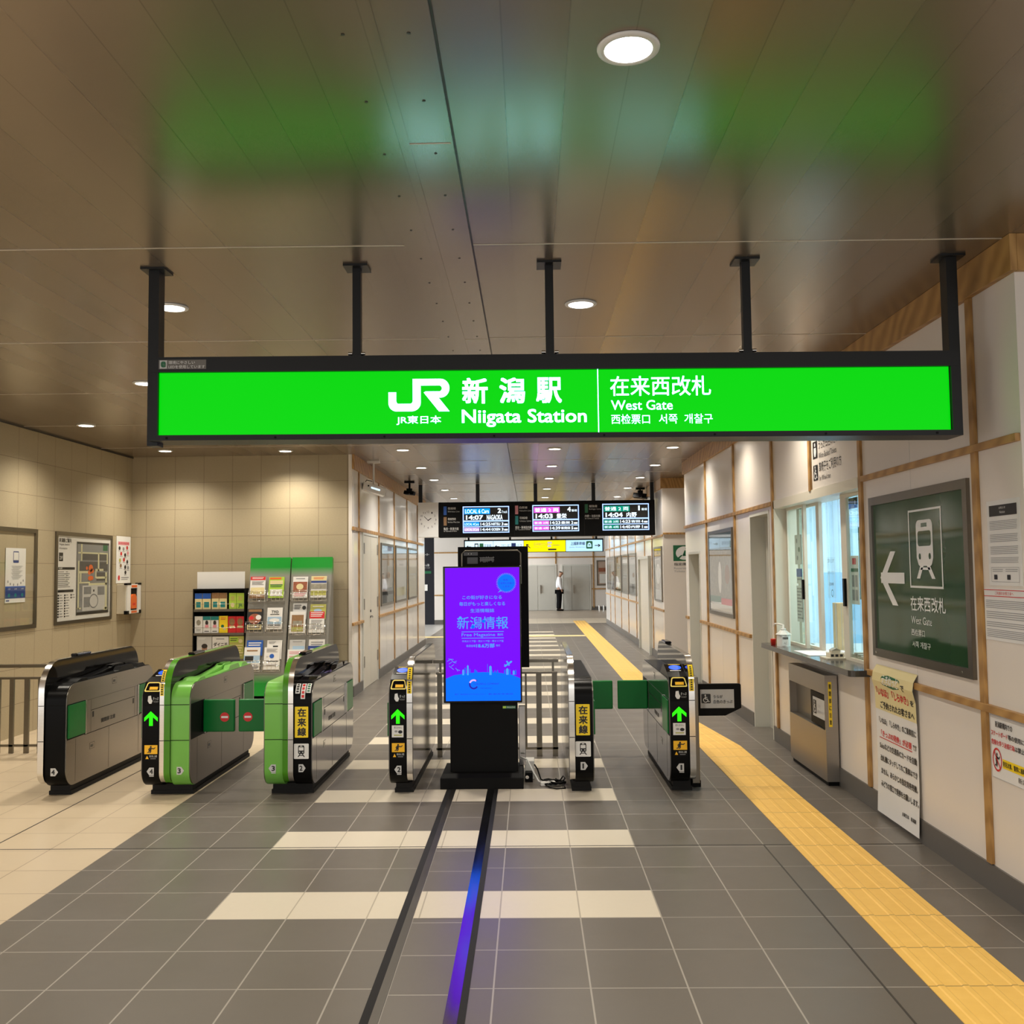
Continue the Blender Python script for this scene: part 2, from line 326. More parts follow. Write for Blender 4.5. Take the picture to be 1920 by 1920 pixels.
# ------------------------------------------------------------------ room shell
CE = 3.35; WR = 2.42; WL = -5.53; YB = 13.25; YN = -7.0
fl = MB()
def strip(x0, x1, bands, m0, m1=None, y0=YN, y1=30.8):
    ys = [y0]; 
    if bands:
        n = math.floor((y0-4.858)/1.2)
        while 4.858+n*1.2 < 27.4:
            a = 4.858+n*1.2
            if a > y0 and a >= 4.8: ys += [a, a+.4]
            n += 1
    ys.append(y1)
    for i in range(len(ys)-1):
        fl.quad((x0, ys[i], 0), (x1, ys[i], 0), (x1, ys[i+1], 0), (x0, ys[i+1], 0), m1 if (bands and i % 2 == 1) else m0)
strip(-9, -2.632, False, 'floor_beige', y1=13.4)
strip(-9, -2.632, False, 'floor_hall_grey', y0=13.4)
strip(-2.632, -1.632, False, 'floor_dark_left')
strip(-1.632, -.67, True, 'floor_dark_left', 'floor_band_left')
strip(-.67, -.27, False, 'floor_mid', y1=7.7) ; 
strip(-.67, -.27, True, 'floor_dark_right', 'floor_band_right', y0=7.7)
strip(-.27, .63, True, 'floor_dark_right', 'floor_band_right')
strip(.63, 7, False, 'floor_dark_right')
for a, b, mt in ((30.8, 33.8, 'floor_hall_light'), (33.8, 41, 'floor_hall')): fl.quad((-9, a, 0), (9, a, 0), (9, b, 0), (-9, b, 0), mt)
# light bands between the two floor rails
for n in range(0, 3):
    a = 4.858+n*1.2; fl.quad((-.60, a, .001), (-.352, a, .001), (-.352, a+.4, .001), (-.60, a+.4, .001), 'floor_band_right')
struct(fl, 'floor', origin=(0, 0, 0))
slab = MB(); slab.box(-9, 9, YN, 41, -.2, -.01, 'baseboard'); struct(slab, 'floor_slab', origin=(0, 0, -.2))
tp = MB()
def tact(c0, c1, w=.40, ribs=True):
    (xa, ya), (xb, yb) = c0, c1
    tp.add([(xa, ya, .0), (xa+w, ya, 0), (xb+w, yb, 0), (xb, yb, 0), (xa, ya, .003), (xa+w, ya, .003), (xb+w, yb, .003), (xb, yb, .003)], [(4, 5, 6, 7), (0, 4, 7, 3), (1, 2, 6, 5), (0, 1, 5, 4)], 'tactile_yellow')
    for i in range(4):
        u = .05+.1*i-.017
        tp.add([(xa+u, ya, .003), (xa+u+.034, ya, .003), (xb+u+.034, yb, .003), (xb+u, yb, .003), (xa+u+.007, ya, .0065), (xa+u+.027, ya, .0065), (xb+u+.027, yb, .0065), (xb+u+.007, yb, .0065)], [(4, 5, 6, 7), (0, 4, 7, 3), (1, 2, 6, 5)], 'tactile_yellow')
tact((1.61, YN), (1.61, 9.4)); tact((1.61, 9.4), (1.425, 11.2)); tact((1.425, 11.2), (1.425, 32.2))
struct(tp, 'tactile_paving', origin=(1.8, 5, 0))
tp = MB(); tp.box(-6.0, 1.42, 24.75, 25.2, 0, .004, 'yellow_pale'); struct(tp, 'tactile_paving_crossing')
for x0, x1, xd0, xd1, mr in ((-.636, -.60, -.672, -.636, 'steel_dark'), (-.352, -.298, -.298, -.268, 'steel_rail')):
    b = MB(); b.box(x0, x1, YN, 7.7, -.005, .004, mr); b.box(xd0, xd1, YN, 7.7, -.005, .003, 'rubber'); trim(b)
b = MB(); b.box(-5.5, 1.6, 6.087, 6.096, -.004, .0012, 'seam_dark'); b.box(2.02, 2.41, 6.087, 6.096, -.004, .0012, 'seam_dark'); trim(b)
b = MB(); b.box(1.425, 1.434, YN, 6.08, -.004, .0012, 'seam_dark'); trim(b)
b = MB(); b.box(-3.439, -3.430, YN, 13.2, -.004, .0012, 'seam_dark'); trim(b)

ce = MB(); ce.box(-9, 9, YN, 41, CE, CE+.25, 'ceiling_metal'); struct(ce, 'ceiling', origin=(0, 0, CE))
for y in (4.69, 6.63, 8.53, 10.40, 12.3, 14.2, 16.1, 18.0, 19.9):
    for xa, xb in ((WL if y < YB else -2.44, -.605), (-.262, 2.41)):
        b = MB(); ya, yb = y+.03+.017*xa, y+.03+.017*xb; b.add([(xa, ya-.004, CE-.0025), (xb, yb-.004, CE-.0025), (xb, yb+.004, CE-.0025), (xa, ya+.004, CE-.0025), (xa, ya-.004, CE), (xb, yb-.004, CE), (xb, yb+.004, CE), (xa, ya+.004, CE)], [(3, 2, 1, 0), (0, 1, 5, 4), (2, 3, 7, 6)], 'seam'); trim(b)
b = MB(); b.box(-.605, -.27, YN, 30, CE-.007, CE, 'ceiling_metal'); b.box(-.272, -.262, YN, 30, CE-.004, CE, 'seam_dark'); b.box(-.44, -.436, YN, 30, CE-.0095, CE-.007, 'ceiling_metal')
for y in (1.9, 3.55, 6.66): b.box(-.44, -.28, y, y+.006, CE-.009, CE-.007, 'seam')
for i in range(24):
    for x in (-.545, -.345): b.cyl((x, .7+i*.42, CE-.009), (x, .7+i*.42, CE-.006), .006, 'seam_dark', 8)
trim(b)

def wallbox(name, x0, x1, y0, y1, z0, z1, mt): b = MB(); b.box(x0, x1, y0, y1, z0, z1, mt); return struct(b, name)
wallbox('wall_left', WL-.15, WL, 6.0, YB, 0, CE, 'wall_tile')
wallbox('wall_back', WL-.15, -2.50, YB, YB+.12, 0, CE, 'wall_tile')
b = MB(); b.box(-2.50, -2.452, YB-.012, YB+.12, 0, CE, 'white_panel'); trim(b)
b = MB(); b.box(WL, WL+.012, 6, YB, CE-.02, CE, 'seam_dark'); trim(b)
# corridor wall on the left, with a double door
wallbox('wall_corridor', -2.60, -2.45, YB+.12, 22.4, 0, CE, 'white_far')
# right wall: pieces around the ticket window and two door recesses
rw = MB()
for y0, y1, z0, z1 in ((4.72, 7.03, 0, CE), (7.03, 9.50, 0, .93), (7.03, 9.50, 2.36, CE), (9.50, 9.70, 0, CE), (9.70, 10.54, 2.29, CE), (10.54, 13.68, 0, CE), (13.68, 14.63, 1.95, CE), (14.63, 14.9, 0, CE)):
    rw.box(WR, WR+.14, y0, y1, z0, z1, 'white_panel')
struct(rw, 'wall_right', origin=(WR, 9, 0))
wallbox('wall_return', WR+.14, 7, 4.72, 4.86, 0, CE, 'white_panel')
wallbox('wall_recess', WR+.14, 7, 14.76, 14.9, 0, CE, 'white_panel')
wallbox('wall_facing', WR, 7, 17.4, 17.55, 0, CE, 'white_panel')
wallbox('wall_right_far', WR, WR+.15, 17.55, 30.6, 0, CE, 'white_far')
wallbox('wall_portal', -3.06, -2.04, 30.8, 31.1, 0, CE, 'white_end')
wallbox('wall_end', -9, 9, 40.5, 40.65, 0, CE, 'white_end')
wallbox('wall_hall_right', 8.9, 9.0, 31, 40.5, 0, CE, 'white_end')
wallbox('wall_hall_return', 2.57, 8.9, 30.6, 30.75, 0, CE, 'white_end')
wallbox('wall_passage', 6.9, 7.0, 14.9, 17.4, 0, CE, 'white_panel')
b = MB(); b.box(-9, -3.06, 30.8, 31.1, 0, CE, 'dark_shop'); struct(b, 'wall_portal_dark')
# cornices, posts and rails in wood
def bar(x0, x1, y0, y1, z0, z1, mt='wood', bev=.003): b = MB(); b.box(x0, x1, y0, y1, z0, z1, mt); return trim(b, bev)
bar(WR-.035, WR, 4.685, 14.9, 3.165, CE); bar(WR+.0005, 7, 4.686, 4.72, 3.165, CE)
bar(-2.45, -2.415, YB-.03, 22.4, 3.15, CE); bar(WR-.03, WR, 17.37, 30.6, 3.165, CE); bar(WR, 7, 17.37, 17.4, 3.165, CE)
for y in (5.20, 6.985, 9.515, 11.29, 13.10): bar(WR-.02, WR, y-.028, y+.028, .15 if y != 13.1 else .15, 3.165)
bar(WR-.02, WR, 8.20, 8.25, 2.36, 3.165)
for y0, y1 in ((4.73, 6.95), (9.55, 13.6), (13.6, 14.9)): bar(WR-.026, WR, y0, y1, 2.325, 2.365)
for y0, y1 in ((4.73, 6.95), (9.55, 9.68), (10.58, 13.66), (14.66, 14.9)): bar(WR-.028, WR, y0, y1, .945, .985)
for y in (13.74, 15.56, 17.34, 19.16, 20.97): bar(-2.45, -2.435, y-.03, y+.03, .15, 3.15)
bar(-2.45, -2.425, YB-.02, 22.0, 2.295, 2.345); bar(-2.45, -2.415, YB-.05, 14.0, .975, 1.015); bar(-2.45, -2.415, 15.42, 22.0, .975, 1.015)
for y in (18.95, 20.18, 21.9, 23.65, 25.5, 27.4, 28.9): bar(WR-.014, WR, y-.03, y+.03, .15, 3.165)
bar(WR-.02, WR, 17.4, 30.6, 2.29, 2.33); bar(WR-.02, WR, 17.4, 19.2, .93, .97); bar(WR-.02, WR, 21.0, 30.6, .93, .97); bar(WR, 7, 17.38, 17.4, 2.325, 2.36)
bar(-9, 9, 40.47, 40.5, 2.20, 2.25); bar(1.08, 1.13, 40.47, 40.5, 1.95, CE); bar(2.66, 2.71, 40.47, 40.5, .1, CE); bar(2.6, 9, 40.46, 40.5, .86, .91)
bar(-3.06, -2.04, 30.78, 30.8, 2.27, 2.31); bar(-3.06, -2.04, 30.78, 30.8, .91, .95)
# baseboards
def base(name, x0, x1, y0, y1): b = MB(); b.box(x0, x1, y0, y1, 0, .145, 'baseboard'); return struct(b, name)
base('baseboard_right', WR-.012, WR, 4.71, 9.69); base('baseboard_right_middle', WR-.012, WR, 10.55, 13.67); base('baseboard_right_end', WR-.012, WR, 14.64, 14.9)
base('baseboard_return', WR, 7, 4.708, 4.72); base('baseboard_facing', WR, 7, 17.388, 17.4); base('baseboard_far', WR-.012, WR, 17.4, 19.2); base('baseboard_far_end', WR-.012, WR, 21.0, 30.6)
base('baseboard_corridor', -2.45, -2.43, YB, 14.0); base('baseboard_corridor_end', -2.45, -2.43, 15.41, 22.4); base('baseboard_end', 2.6, 9, 40.48, 40.5); base('baseboard_portal', -3.06, -2.04, 30.78, 30.8)
# panel joints of the white walls
for y in (6.1, 12.2, 8.2):
    b = MB(); b.box(WR-.0008, WR, y-.0015, y+.0015, .15, .93 if y == 8.2 else 3.1, 'door_grey'); trim(b)
for y in (16.4, 18.2, 20.1):
    b = MB(); b.box(-2.45, -2.4492, y-.002, y+.002, .15, 3.1, 'door_grey'); trim(b)

# doors
def door_double():
    r = bpy.data.objects.new('door_1', None); r.location = (-2.45, 14.7, 0); C.objects.link(r); r['kind'] = 'structure'
    b = MB(); b.box(-2.455, -2.43, 14.00, 14.05, 0, 2.31, 'jamb'); b.box(-2.455, -2.43, 15.36, 15.41, 0, 2.31, 'jamb'); b.box(-2.455, -2.43, 14.05, 15.36, 2.26, 2.31, 'jamb'); b.build('door_frame', r)
    for k, (y0, y1) in enumerate(((14.055, 14.70), (14.708, 15.355))):
        lf = MB(); lf.box(-2.452, -2.436, y0, y1, .01, 2.255, 'door_cream'); leaf = lf.build('door_leaf', r)
        for z in (.32, 1.16, 1.98):
            h = MB(); yh = y0+.02 if k == 0 else y1-.02; h.box(-2.436, -2.422, yh-.03, yh+.03, z, z+.16, 'steel'); h.build('hinge', r, leaf)
    h = MB(); h.cyl((-2.436, 14.66, 1.03), (-2.40, 14.66, 1.03), .016, 'black', 12); h.box(-2.41, -2.395, 14.56, 14.67, 1.02, 1.04, 'chrome'); h.cyl((-2.436, 14.66, 1.12), (-2.425, 14.66, 1.12), .02, 'black', 12); h.build('door_handle', r)
door_double()
def recess_door(name, y0, y1, z1):
    r = bpy.data.objects.new(name, None); r.location = (WR+.12, (y0+y1)/2, 0); C.objects.link(r); r['kind'] = 'structure'
    b = MB(); b.box(WR-.008, WR+.30, y0-.035, y0, 0, z1+.035, 'jamb'); b.box(WR-.008, WR+.30, y1, y1+.035, 0, z1+.035, 'jamb'); b.box(WR-.008, WR+.30, y0, y1, z1, z1+.035, 'jamb'); b.build('door_frame', r)
    b = MB(); b.box(WR+.15, WR+.19, y0, y1, 0, z1, 'door_grey'); b.build('door_leaf', r)
    b = MB(); b.box(WR+.12, WR+.15, y0+.06, y0+.08, .9, 1.1, 'steel'); b.build('door_handle', r)
recess_door('door_2', 9.735, 10.505, 2.26); recess_door('door_3', 13.715, 14.595, 1.92)
def flat_door(name, leaves, z1, hx):
    r = bpy.data.objects.new(name, None); x0 = leaves[0][0]; x1 = leaves[-1][1]; r.location = ((x0+x1)/2, 40.5, 0); C.objects.link(r); r['kind'] = 'structure'
    b = MB(); b.box(x0-.05, x0, 40.45, 40.5, 0, z1+.05, 'jamb'); b.box(x1, x1+.05, 40.45, 40.5, 0, z1+.05, 'jamb'); b.box(x0, x1, 40.45, 40.5, z1, z1+.05, 'jamb'); b.build('door_frame', r)
    for a, c in leaves: b = MB(); b.box(a, c-.012, 40.465, 40.5, .01, z1, 'door_grey'); b.build('door_leaf', r)
    b = MB(); b.box(hx-.03, hx+.03, 40.42, 40.465, .72, 1.06, 'steel'); b.build('door_handle', r)
flat_door('door_4', [(-.45, .34), (.34, 1.08)], 1.87, .46); flat_door('door_5', [(1.40, 1.77), (1.77, 2.52)], 1.86, 1.85)
b = MB(); 
r = bpy.data.objects.new('door_6', None); r.location = (WR, 20.1, 0); C.objects.link(r); r['kind'] = 'structure'
b = MB(); b.box(WR-.06, WR, 19.2, 19.26, 0, 1.97, 'jamb'); b.box(WR-.06, WR, 20.94, 21.0, 0, 1.97, 'jamb'); b.box(WR-.06, WR, 19.26, 20.94, 1.91, 1.97, 'jamb'); b.build('door_frame', r)
b = MB(); b.box(WR-.02, WR, 19.26, 20.94, 0, 1.91, 'door_cream'); b.build('door_leaf', r)

# ------------------------------------------------------------------ downlights
def downlight(x, y, label, group='recessed ceiling downlights', r=.075):
    t = thing('downlight', label, 'ceiling light', (x, y, CE-.012), group)
    b = MB(); b.lathe((x, y, CE-.012), [(r, .004), (r+.006, 0), (r+.022, .004), (r+.024, .011), (r, .0115)], 'white_plastic', 32); b.build('trim_ring', t)
    b = MB(); b.cyl((x, y, CE-.009), (x, y, CE-.004), r, 'lamp_glow', 32); b.build('diffuser', t)
    l = bpy.data.lights.new('downlight_beam', 'SPOT'); deep = y > 12.6 and x > -2.5; l.energy = LAMP_W*(1.08 if deep else 1)*(.7 if x > 1.9 else 1); l.color = (1.0, .94, .85) if deep else LAMP_COL; l.spot_size = math.radians(140); l.spot_blend = .9; l.shadow_soft_size = .07
    o = bpy.data.objects.new('downlight_beam', l); C.objects.link(o); o.parent = t; o.location = (0, 0, -.02)
    return t
L_ = [(.33, 2.92, 'largest ceiling downlight, nearest the camera, above the green station sign'), (.335, 5.82, 'ceiling downlight between the third and fourth hangers of the green sign'), (-2.17, 5.75, 'ceiling downlight beside the leftmost hanger of the green sign'),
 (-3.27, 8.06, 'ceiling downlight half hidden behind the left end post of the green sign'), (-4.82, 10.31, 'ceiling downlight over the left tiled wall with framed maps'), (-4.81, 12.56, 'ceiling downlight below the left end of the green sign, near the tiled corner'),
 (-3.255, 12.74, 'ceiling downlight above the brochure racks on the tiled back wall'), (-1.685, 12.8, 'left ceiling downlight of the corridor mouth, nearest the green sign'), (.36, 12.9, 'middle ceiling downlight of the corridor, just below the green sign')]
for x, y, lb in L_: downlight(x, y, lb)
ordn = ['first', 'second', 'third', 'fourth']
for k, y in enumerate((15.05, 17.1, 19.3, 21.6)):
    downlight(-1.69, y, 'corridor ceiling downlight, left column, %s of four behind the one nearest the sign' % ordn[k])
    downlight(.37, y, 'corridor ceiling downlight, middle column, %s of four behind the one nearest the sign' % ordn[k])
    downlight(2.0, y+.05, 'corridor ceiling downlight, right column by the wood cornice, %s counting away from the camera' % ordn[k])
for x, y in ((-1.2, 8.3), (.36, 8.3), (1.95, 8.3), (-1.7, 10.4), (.36, 10.5), (1.95, 10.6), (1.95, 12.9), (-3.27, 10.3), (-4.82, 8.06)):
    downlight(x, y, 'ceiling downlight hidden behind the long green station sign', 'downlights behind the green sign')
for y in (24.0, 26.4, 28.8):
    for x in (-1.69, .37, 2.0): downlight(x, y, 'ceiling downlight deep in the corridor, hidden behind the departure board', 'downlights behind the departure board')
for x, y in ((-4.8, 5.4), (-4.8, 2.6), (-2.2, 2.7), (-3.5, .2), (-1.2, .0), (.9, .0), (1.9, 3.0), (-3.5, -2.6), (-1.2, -2.8), (.9, -2.8)):
    downlight(x, y, 'ceiling downlight outside the picture, over the camera', 'downlights over the camera')
for x, y in ((-5, 25), (-5, 28.5), (-2, 33), (2, 33), (0, 36), (3.2, 37.5), (-3.2, 37), (0, 39.2), (4.65, 16.2)):
    downlight(x, y, 'ceiling downlight in the far hall beyond the corridor', 'downlights in the far hall')
#@@PART2
# ------------------------------------------------------------------ green station sign
def jr_logo(cv, a0, b0, a1, b1, mt, l=2):
    # two strokes of the emblem, drawn in a 276 x 147 box
    f = lambda pts: [(a0+(a1-a0)*x/276, b0+(b1-b0)*y/147) for x, y in pts]
    def arc(cx, cy_, r, t0, t1, n=8, ry=None):
        return [(cx+r*math.cos(math.radians(t0+(t1-t0)*i/n)), cy_+(ry or r)*math.sin(math.radians(t0+(t1-t0)*i/n))) for i in range(n+1)]
    # J: short left stem, round bottom, tall right stem
    out = arc(36, 108, 36, 180, 90, 8, 38)+arc(105, 106, 41, 90, 0, 8, 40); inn = arc(44, 98, 9, 180, 90, 8, 14)+arc(98, 98, 12, 90, 0, 8, 14)
    cv.poly(f([(0, 60), (35, 60), (35, 98), (0, 108)]), mt, l)
    for i in range(len(out)-1): cv.poly(f([out[i], out[i+1], inn[i+1], inn[i]]), mt, l)
    cv.poly(f([(110, 0), (146, 0), (146, 106), (110, 98)]), mt, l)
    # R: bowl and diagonal leg
    o2 = [(146, 0)]+arc(236, 38, 40, -90, 90, 12, 38)+[(176, 85)]; i2 = [(146, 30)]+arc(228, 44, 12, -90, 90, 12, 14)+[(168, 58)]
    i2 = [(146, 30)]+arc(230, 43.5, 12, -90, 90, 12, 13.5)+[(168, 57)]
    o2 = [(146, 0)]+arc(236, 42.5, 40, -90, 90, 12, 42.5)+[(196, 85)]
    for i in range(len(o2)-1): cv.poly(f([o2[i], o2[i+1], i2[i+1], i2[i]]), mt, l)
    cv.poly(f([(168, 57), (204, 57), (276, 147), (228, 147), (160, 62)]), mt, l)
def station_sign():
    Y0, Y1 = 4.95, 5.13; x0, x1 = -1.985, 2.238
    k = .0069
    t = thing('station_sign', 'long lit green station sign hanging from the ceiling on five black posts', 'sign', (.125, 5.04, 2.40))
    b = MB(); b.box(x0, x1, Y0+.012, Y1, 2.40, 2.84, 'frame_black')
    b.box(x0, x1, Y0-.012, Y0+.012, 2.76, 2.84, 'frame_black'); b.box(x0, x1, Y0-.012, Y0+.012, 2.40, 2.428, 'frame_black'); b.box(x0, x0+.05, Y0-.01, Y0+.012, 2.428, 2.76, 'frame_black'); b.box(x1-.05, x1, Y0-.01, Y0+.012, 2.428, 2.76, 'frame_black')
    for i in range(8): b.cyl((x0+.1+i*.57, Y0-.016, 2.412), (x0+.1+i*.57, Y0-.012, 2.412), .006, 'black', 8)
    b.lean(.0069, .125).build('housing', t)
    fr = face_y(Y0+.011); p = MB(); cv = CV(p, fr, (-1.935, 2.428, 2.185, 2.760), (298, 0, 1781, 118), n=0)
    p.obox(fr, -1.935, 2.185, 2.428, 2.760, -.008, 0, 'sign_green')
    cv.n = .001
    jr_logo(cv, 733, 15, 848, 76, 'sign_white'); cv.text('JR東日本', 748, 84, 832, 101, 'sign_white', bold=.006)
    for ch, a in (('新', 872), ('潟', 942), ('駅', 1011)): cv.text(ch, a, 14, a+48, 62, 'sign_white', bold=.022)
    cv.text('Niigata Station', 871, 73, 1105, 106, 'sign_white', bold=.014)
    cv.rect(1126.2, 0, 1127.8, 118, 'sign_white')
    cv.text('在来西改札', 1150, 13, 1338, 50, 'sign_white', bold=.005); cv.text('West Gate', 1151, 58, 1266, 76, 'sign_white', bold=.005)
    cv.text('西检票口', 1151, 84, 1223, 102, 'sign_white'); cv.text('서쪽  개찰구', 1240, 84, 1340, 102, 'sign_white')
    p.lean(.0069, .125).build('light_panel', t)
    s = MB(); fr2 = face_y(Y0-.012); s.obox(fr2, -1.93, -1.68, 2.776, 2.825, 0, .001, 'steel_dark'); cv = CV(s, fr2, (-1.93, 2.776, -1.68, 2.825), (0, 0, 85, 17), n=.001)
    cv.rect(2, 1, 15, 16, 'paper_grey').text('e', 4, 3, 13, 14, 'green_ink', 3, .05).text('環境にやさしい', 18, 2, 65, 8, 'white_ink').text('LEDを使用しています', 18, 10, 83, 16, 'white_ink'); s.lean(.0069, .125).build('led_notice', t)
    for i, x in enumerate((-1.983, -.904, .123, 1.166, 2.208)):
        h = MB(); end = i in (0, 4); zb = 2.40 if end else 2.842-.0069*x; wd = .026 if end else .022
        if end: xx = x0-.0 if i == 0 else x1; h.box(xx-.028, xx+.028, 5.0, 5.08, 2.395, CE-.01, 'frame_black'); x = xx
        else: h.box(x-wd, x+wd, 5.02, 5.064, zb, CE-.01, 'frame_black'); h.box(x-.035, x+.035, 5.03, 5.055, zb, zb+.022, 'frame_black')
        h.box(x-.065, x+.065, 4.975, 5.105, CE-.012, CE, 'frame_black')
        hp = h.build('hanger', t)
        if not end:
            q = MB(); q.cyl((x-.045, 5.025, zb+.028), (x-.024, 5.025, zb+.028), .009, 'chrome', 10); q.cyl((x+.024, 5.025, zb+.028), (x+.045, 5.025, zb+.028), .009, 'chrome', 10); q.build('bolt', t, hp)
station_sign()

# ------------------------------------------------------------------ ticket gates
def prof_body(a=0): return arcs([(7.44+a, .075+a), (9.16-a, .075+a), (9.16-a, .87-a), (7.44+a, .87-a)], [.13, .13, .13, .13], 8)
def prof_guide(a=0): return arcs([(7.425+a, .10), (9.215-a, .10), (9.215-a, 1.045-a), (7.425+a, 1.045-a)], [.10, .10, .20, .24], 10)
def train_icon(cv, a0, b0, a1, b1, ink, bg, l=2):
    f = lambda x, y: (a0+(a1-a0)*x/100, b0+(b1-b0)*y/100)
    P = lambda pts, mt, L: cv.poly([f(*q) for q in pts], mt, L)
    P(arcs([(18, 4), (82, 4), (82, 74), (18, 74)], [14, 14, 12, 12], 5), ink, l)
    P([(38, 8), (62, 8), (62, 14), (38, 14)], bg, l+1); P(arcs([(26, 20), (74, 20), (74, 46), (26, 46)], 4, 3), bg, l+1)
    for x in (33, 67): P([(x+5*math.cos(2*PI*i/14), 60+5*math.sin(2*PI*i/14)) for i in range(14)], bg, l+1)
    P([(32, 74), (42, 74), (24, 98), (12, 98)], ink, l); P([(58, 74), (68, 74), (88, 98), (76, 98)], ink, l); P([(30, 82), (70, 82), (74, 88), (26, 88)], ink, l)
def wheelchair(cv, a0, b0, a1, b1, ink, bg, l=1):
    f = lambda x, y: (a0+(a1-a0)*x/100, b0+(b1-b0)*y/100); sx = (a1-a0)/100; sy_ = (b1-b0)/100
    cv.poly([f(*q) for q in arcs([(0, 0), (100, 0), (100, 100), (0, 100)], 8, 3)], bg, l)
    cv.ell(*f(42, 14), 8*sx, 8*sy_, ink, l+1)
    P = lambda pts: cv.poly([f(*q) for q in pts], ink, l+1)
    P([(38, 24), (47, 24), (48, 52), (39, 52)]); P([(40, 34), (64, 34), (64, 41), (40, 41)]); P([(40, 52), (68, 52), (68, 60), (40, 60)]); P([(61, 58), (69, 58), (80, 84), (72, 86)]); P([(72, 80), (88, 78), (89, 84), (74, 87)])
    cv.ring(*f(44, 66), 26*sx, 26*sy_, 7*sx, ink, l+1, 24, math.radians(20), math.radians(262))
def runner(cv, a0, b0, a1, b1, ink, l=2):
    f = lambda x, y: (a0+(a1-a0)*x/100, b0+(b1-b0)*y/100)
    P = lambda pts: cv.poly([f(*q) for q in pts], ink, l)
    cv.ell(*f(46, 18), (a1-a0)*.09, (b1-b0)*.11, ink, l)
    P([(34, 28), (56, 30), (50, 66), (30, 60)]); P([(52, 30), (74, 36), (88, 22), (92, 30), (76, 48), (50, 42)]); P([(36, 30), (20, 46), (26, 66), (32, 62), (28, 48), (42, 40)]); P([(32, 58), (50, 62), (52, 78), (40, 96), (32, 92), (40, 76)]); P([(30, 60), (40, 62), (30, 88), (10, 92), (10, 84), (22, 80)])
def arrow_tag(cv, num, left, a, b, s=7.2, shade='paper_grey'):
    pts = [(a-s*.8, b-s), (a+s*.35, b-s), (a+s*1.05, b), (a+s*.35, b+s), (a-s*.8, b+s)]
    if left: pts = [(2*a-x, y) for x, y in pts][::-1]
    cv.poly(pts, shade, 1)
    if left: cv.rect(a-s*.35, b+s*1.1, a+s*.8, b+s*1.3, shade, 1)
    cx = a-s*.15 if not left else a+s*.15
    cv.text(num, cx-s*(.42 if num != '1' else .22), b-s*.66, cx+s*(.42 if num != '1' else .22), b+s*.66, 'black_ink', 2, .03)
def gate(label, loc, parts, stickers, panel=None):
    t = thing('ticket_gate', label, 'ticket gate', loc, 'automatic ticket gates')
    xs = [p[1] for p in parts]+[p[2] for p in parts]; bx0, bx1 = min(p[1] for p in parts if p[0] != 'x'), max(p[2] for p in parts)
    b = MB(); fr = Fr((0, 0, 0), (0, 1, 0)); b.box(bx0+.03, bx1-.02, 7.58, 9.08, 0, .08, 'rubber'); b.box(bx0+.02, bx1-.01, 7.575, 9.085, 0, .03, 'rubber'); b.build('plinth', t)
    for kind, xa, xb, mt in parts:
        q = MB(); fz = 7.44 if kind == 'body' else 7.425
        for z in (.437, .709): q.box(xa+.001, xb-.001, fz-.0012, fz+.004, z-.0025, z+.0025, 'black_matte')   # seams round the front
        if kind == 'body': q.prism(fr, prof_body(), xa, xb, mt, smooth=True); q.build('body_shell', t)
        elif kind == 'guide': q.prism(fr, prof_guide(), xa, xb, mt, 'smoke', smooth=True); q.build('guide_panel', t)
    return t
def side_panel(t, x, out, mirror=False, pockets=True, flap=None):   # stainless side face of a gate body; out = +1/-1 outward
    fr = Fr((0, 0, 0), (0, 1, 0)); st = 'steel_mirror' if mirror else 'steel'
    b = MB(); b.prism(fr, prof_body(.004), min(x, x+out*.007), max(x, x+out*.007), 'steel_dark', st); xs = x+out*.007
    F = Fr((xs, 0, 0), (0, out, 0)); q = lambda a: a*out
    def r(y0, y1, z0, z1, mt, n=.001): b.obox(F, min(q(y0), q(y1)), max(q(y0), q(y1)), z0, z1, 0, n, mt)
    r(7.75, 8.85, .4325, .4375, 'black_matte'); r(7.80, 8.80, .7025, .7055, 'steel_dark'); r(7.86, 8.73, .612, .616, 'black_matte'); r(8.20, 8.203, .09, .43, 'steel_dark'); r(7.60, 7.603, .10, .43, 'steel_dark'); r(8.82, 8.823, .1, .43, 'steel_dark'); r(7.86, 7.862, .44, .70, 'steel_dark'); r(8.73, 8.732, .44, .70, 'steel_dark')
    for y, z in ((8.30, .806), (7.89, .327)): r(y-.045, y+.045, z-.026, z+.026, 'steel_dark', .0008); r(y-.04, y+.04, z-.022, z+.022, st, .0015); r(y-.03, y+.015, z-.011, z+.009, 'black_gloss', .002)
    for y in (7.90, 8.70): r(y-.014, y+.014, .555, .60, 'black_ink')
    cv = CV(b, F, (q(8.05) if out > 0 else q(8.32), .485, q(8.32) if out > 0 else q(8.05), .520), (0, 0, 10, 1), n=.0005); cv.text('開閉部 注意', 0, 0, 10, 1, 'black_ink', 1, .02)
    b.build('side_panel', t)
    if pockets:
        for k, (y0, y1) in enumerate(((7.462, 7.745), (8.80, 9.10))):
            p = MB(); g = Fr((xs, 0, 0), (0, out, 0)); Y = (q(y0), q(y1)); u0, u1 = min(Y), max(Y)
            p.obox(g, u0-.004, u1+.012, .438, .712, 0, .0015, 'black_matte')
            if k != flap: p.obox(g, u0, u1-.006, .452, .705, .001, .012, 'green_flap')
            e = q(7.752) if k == 0 else q(8.795); p.obox(g, e-.006, e+.006, .440, .712, 0, .012, 'chrome'); p.build('flap_pocket', t, bevel=.002)
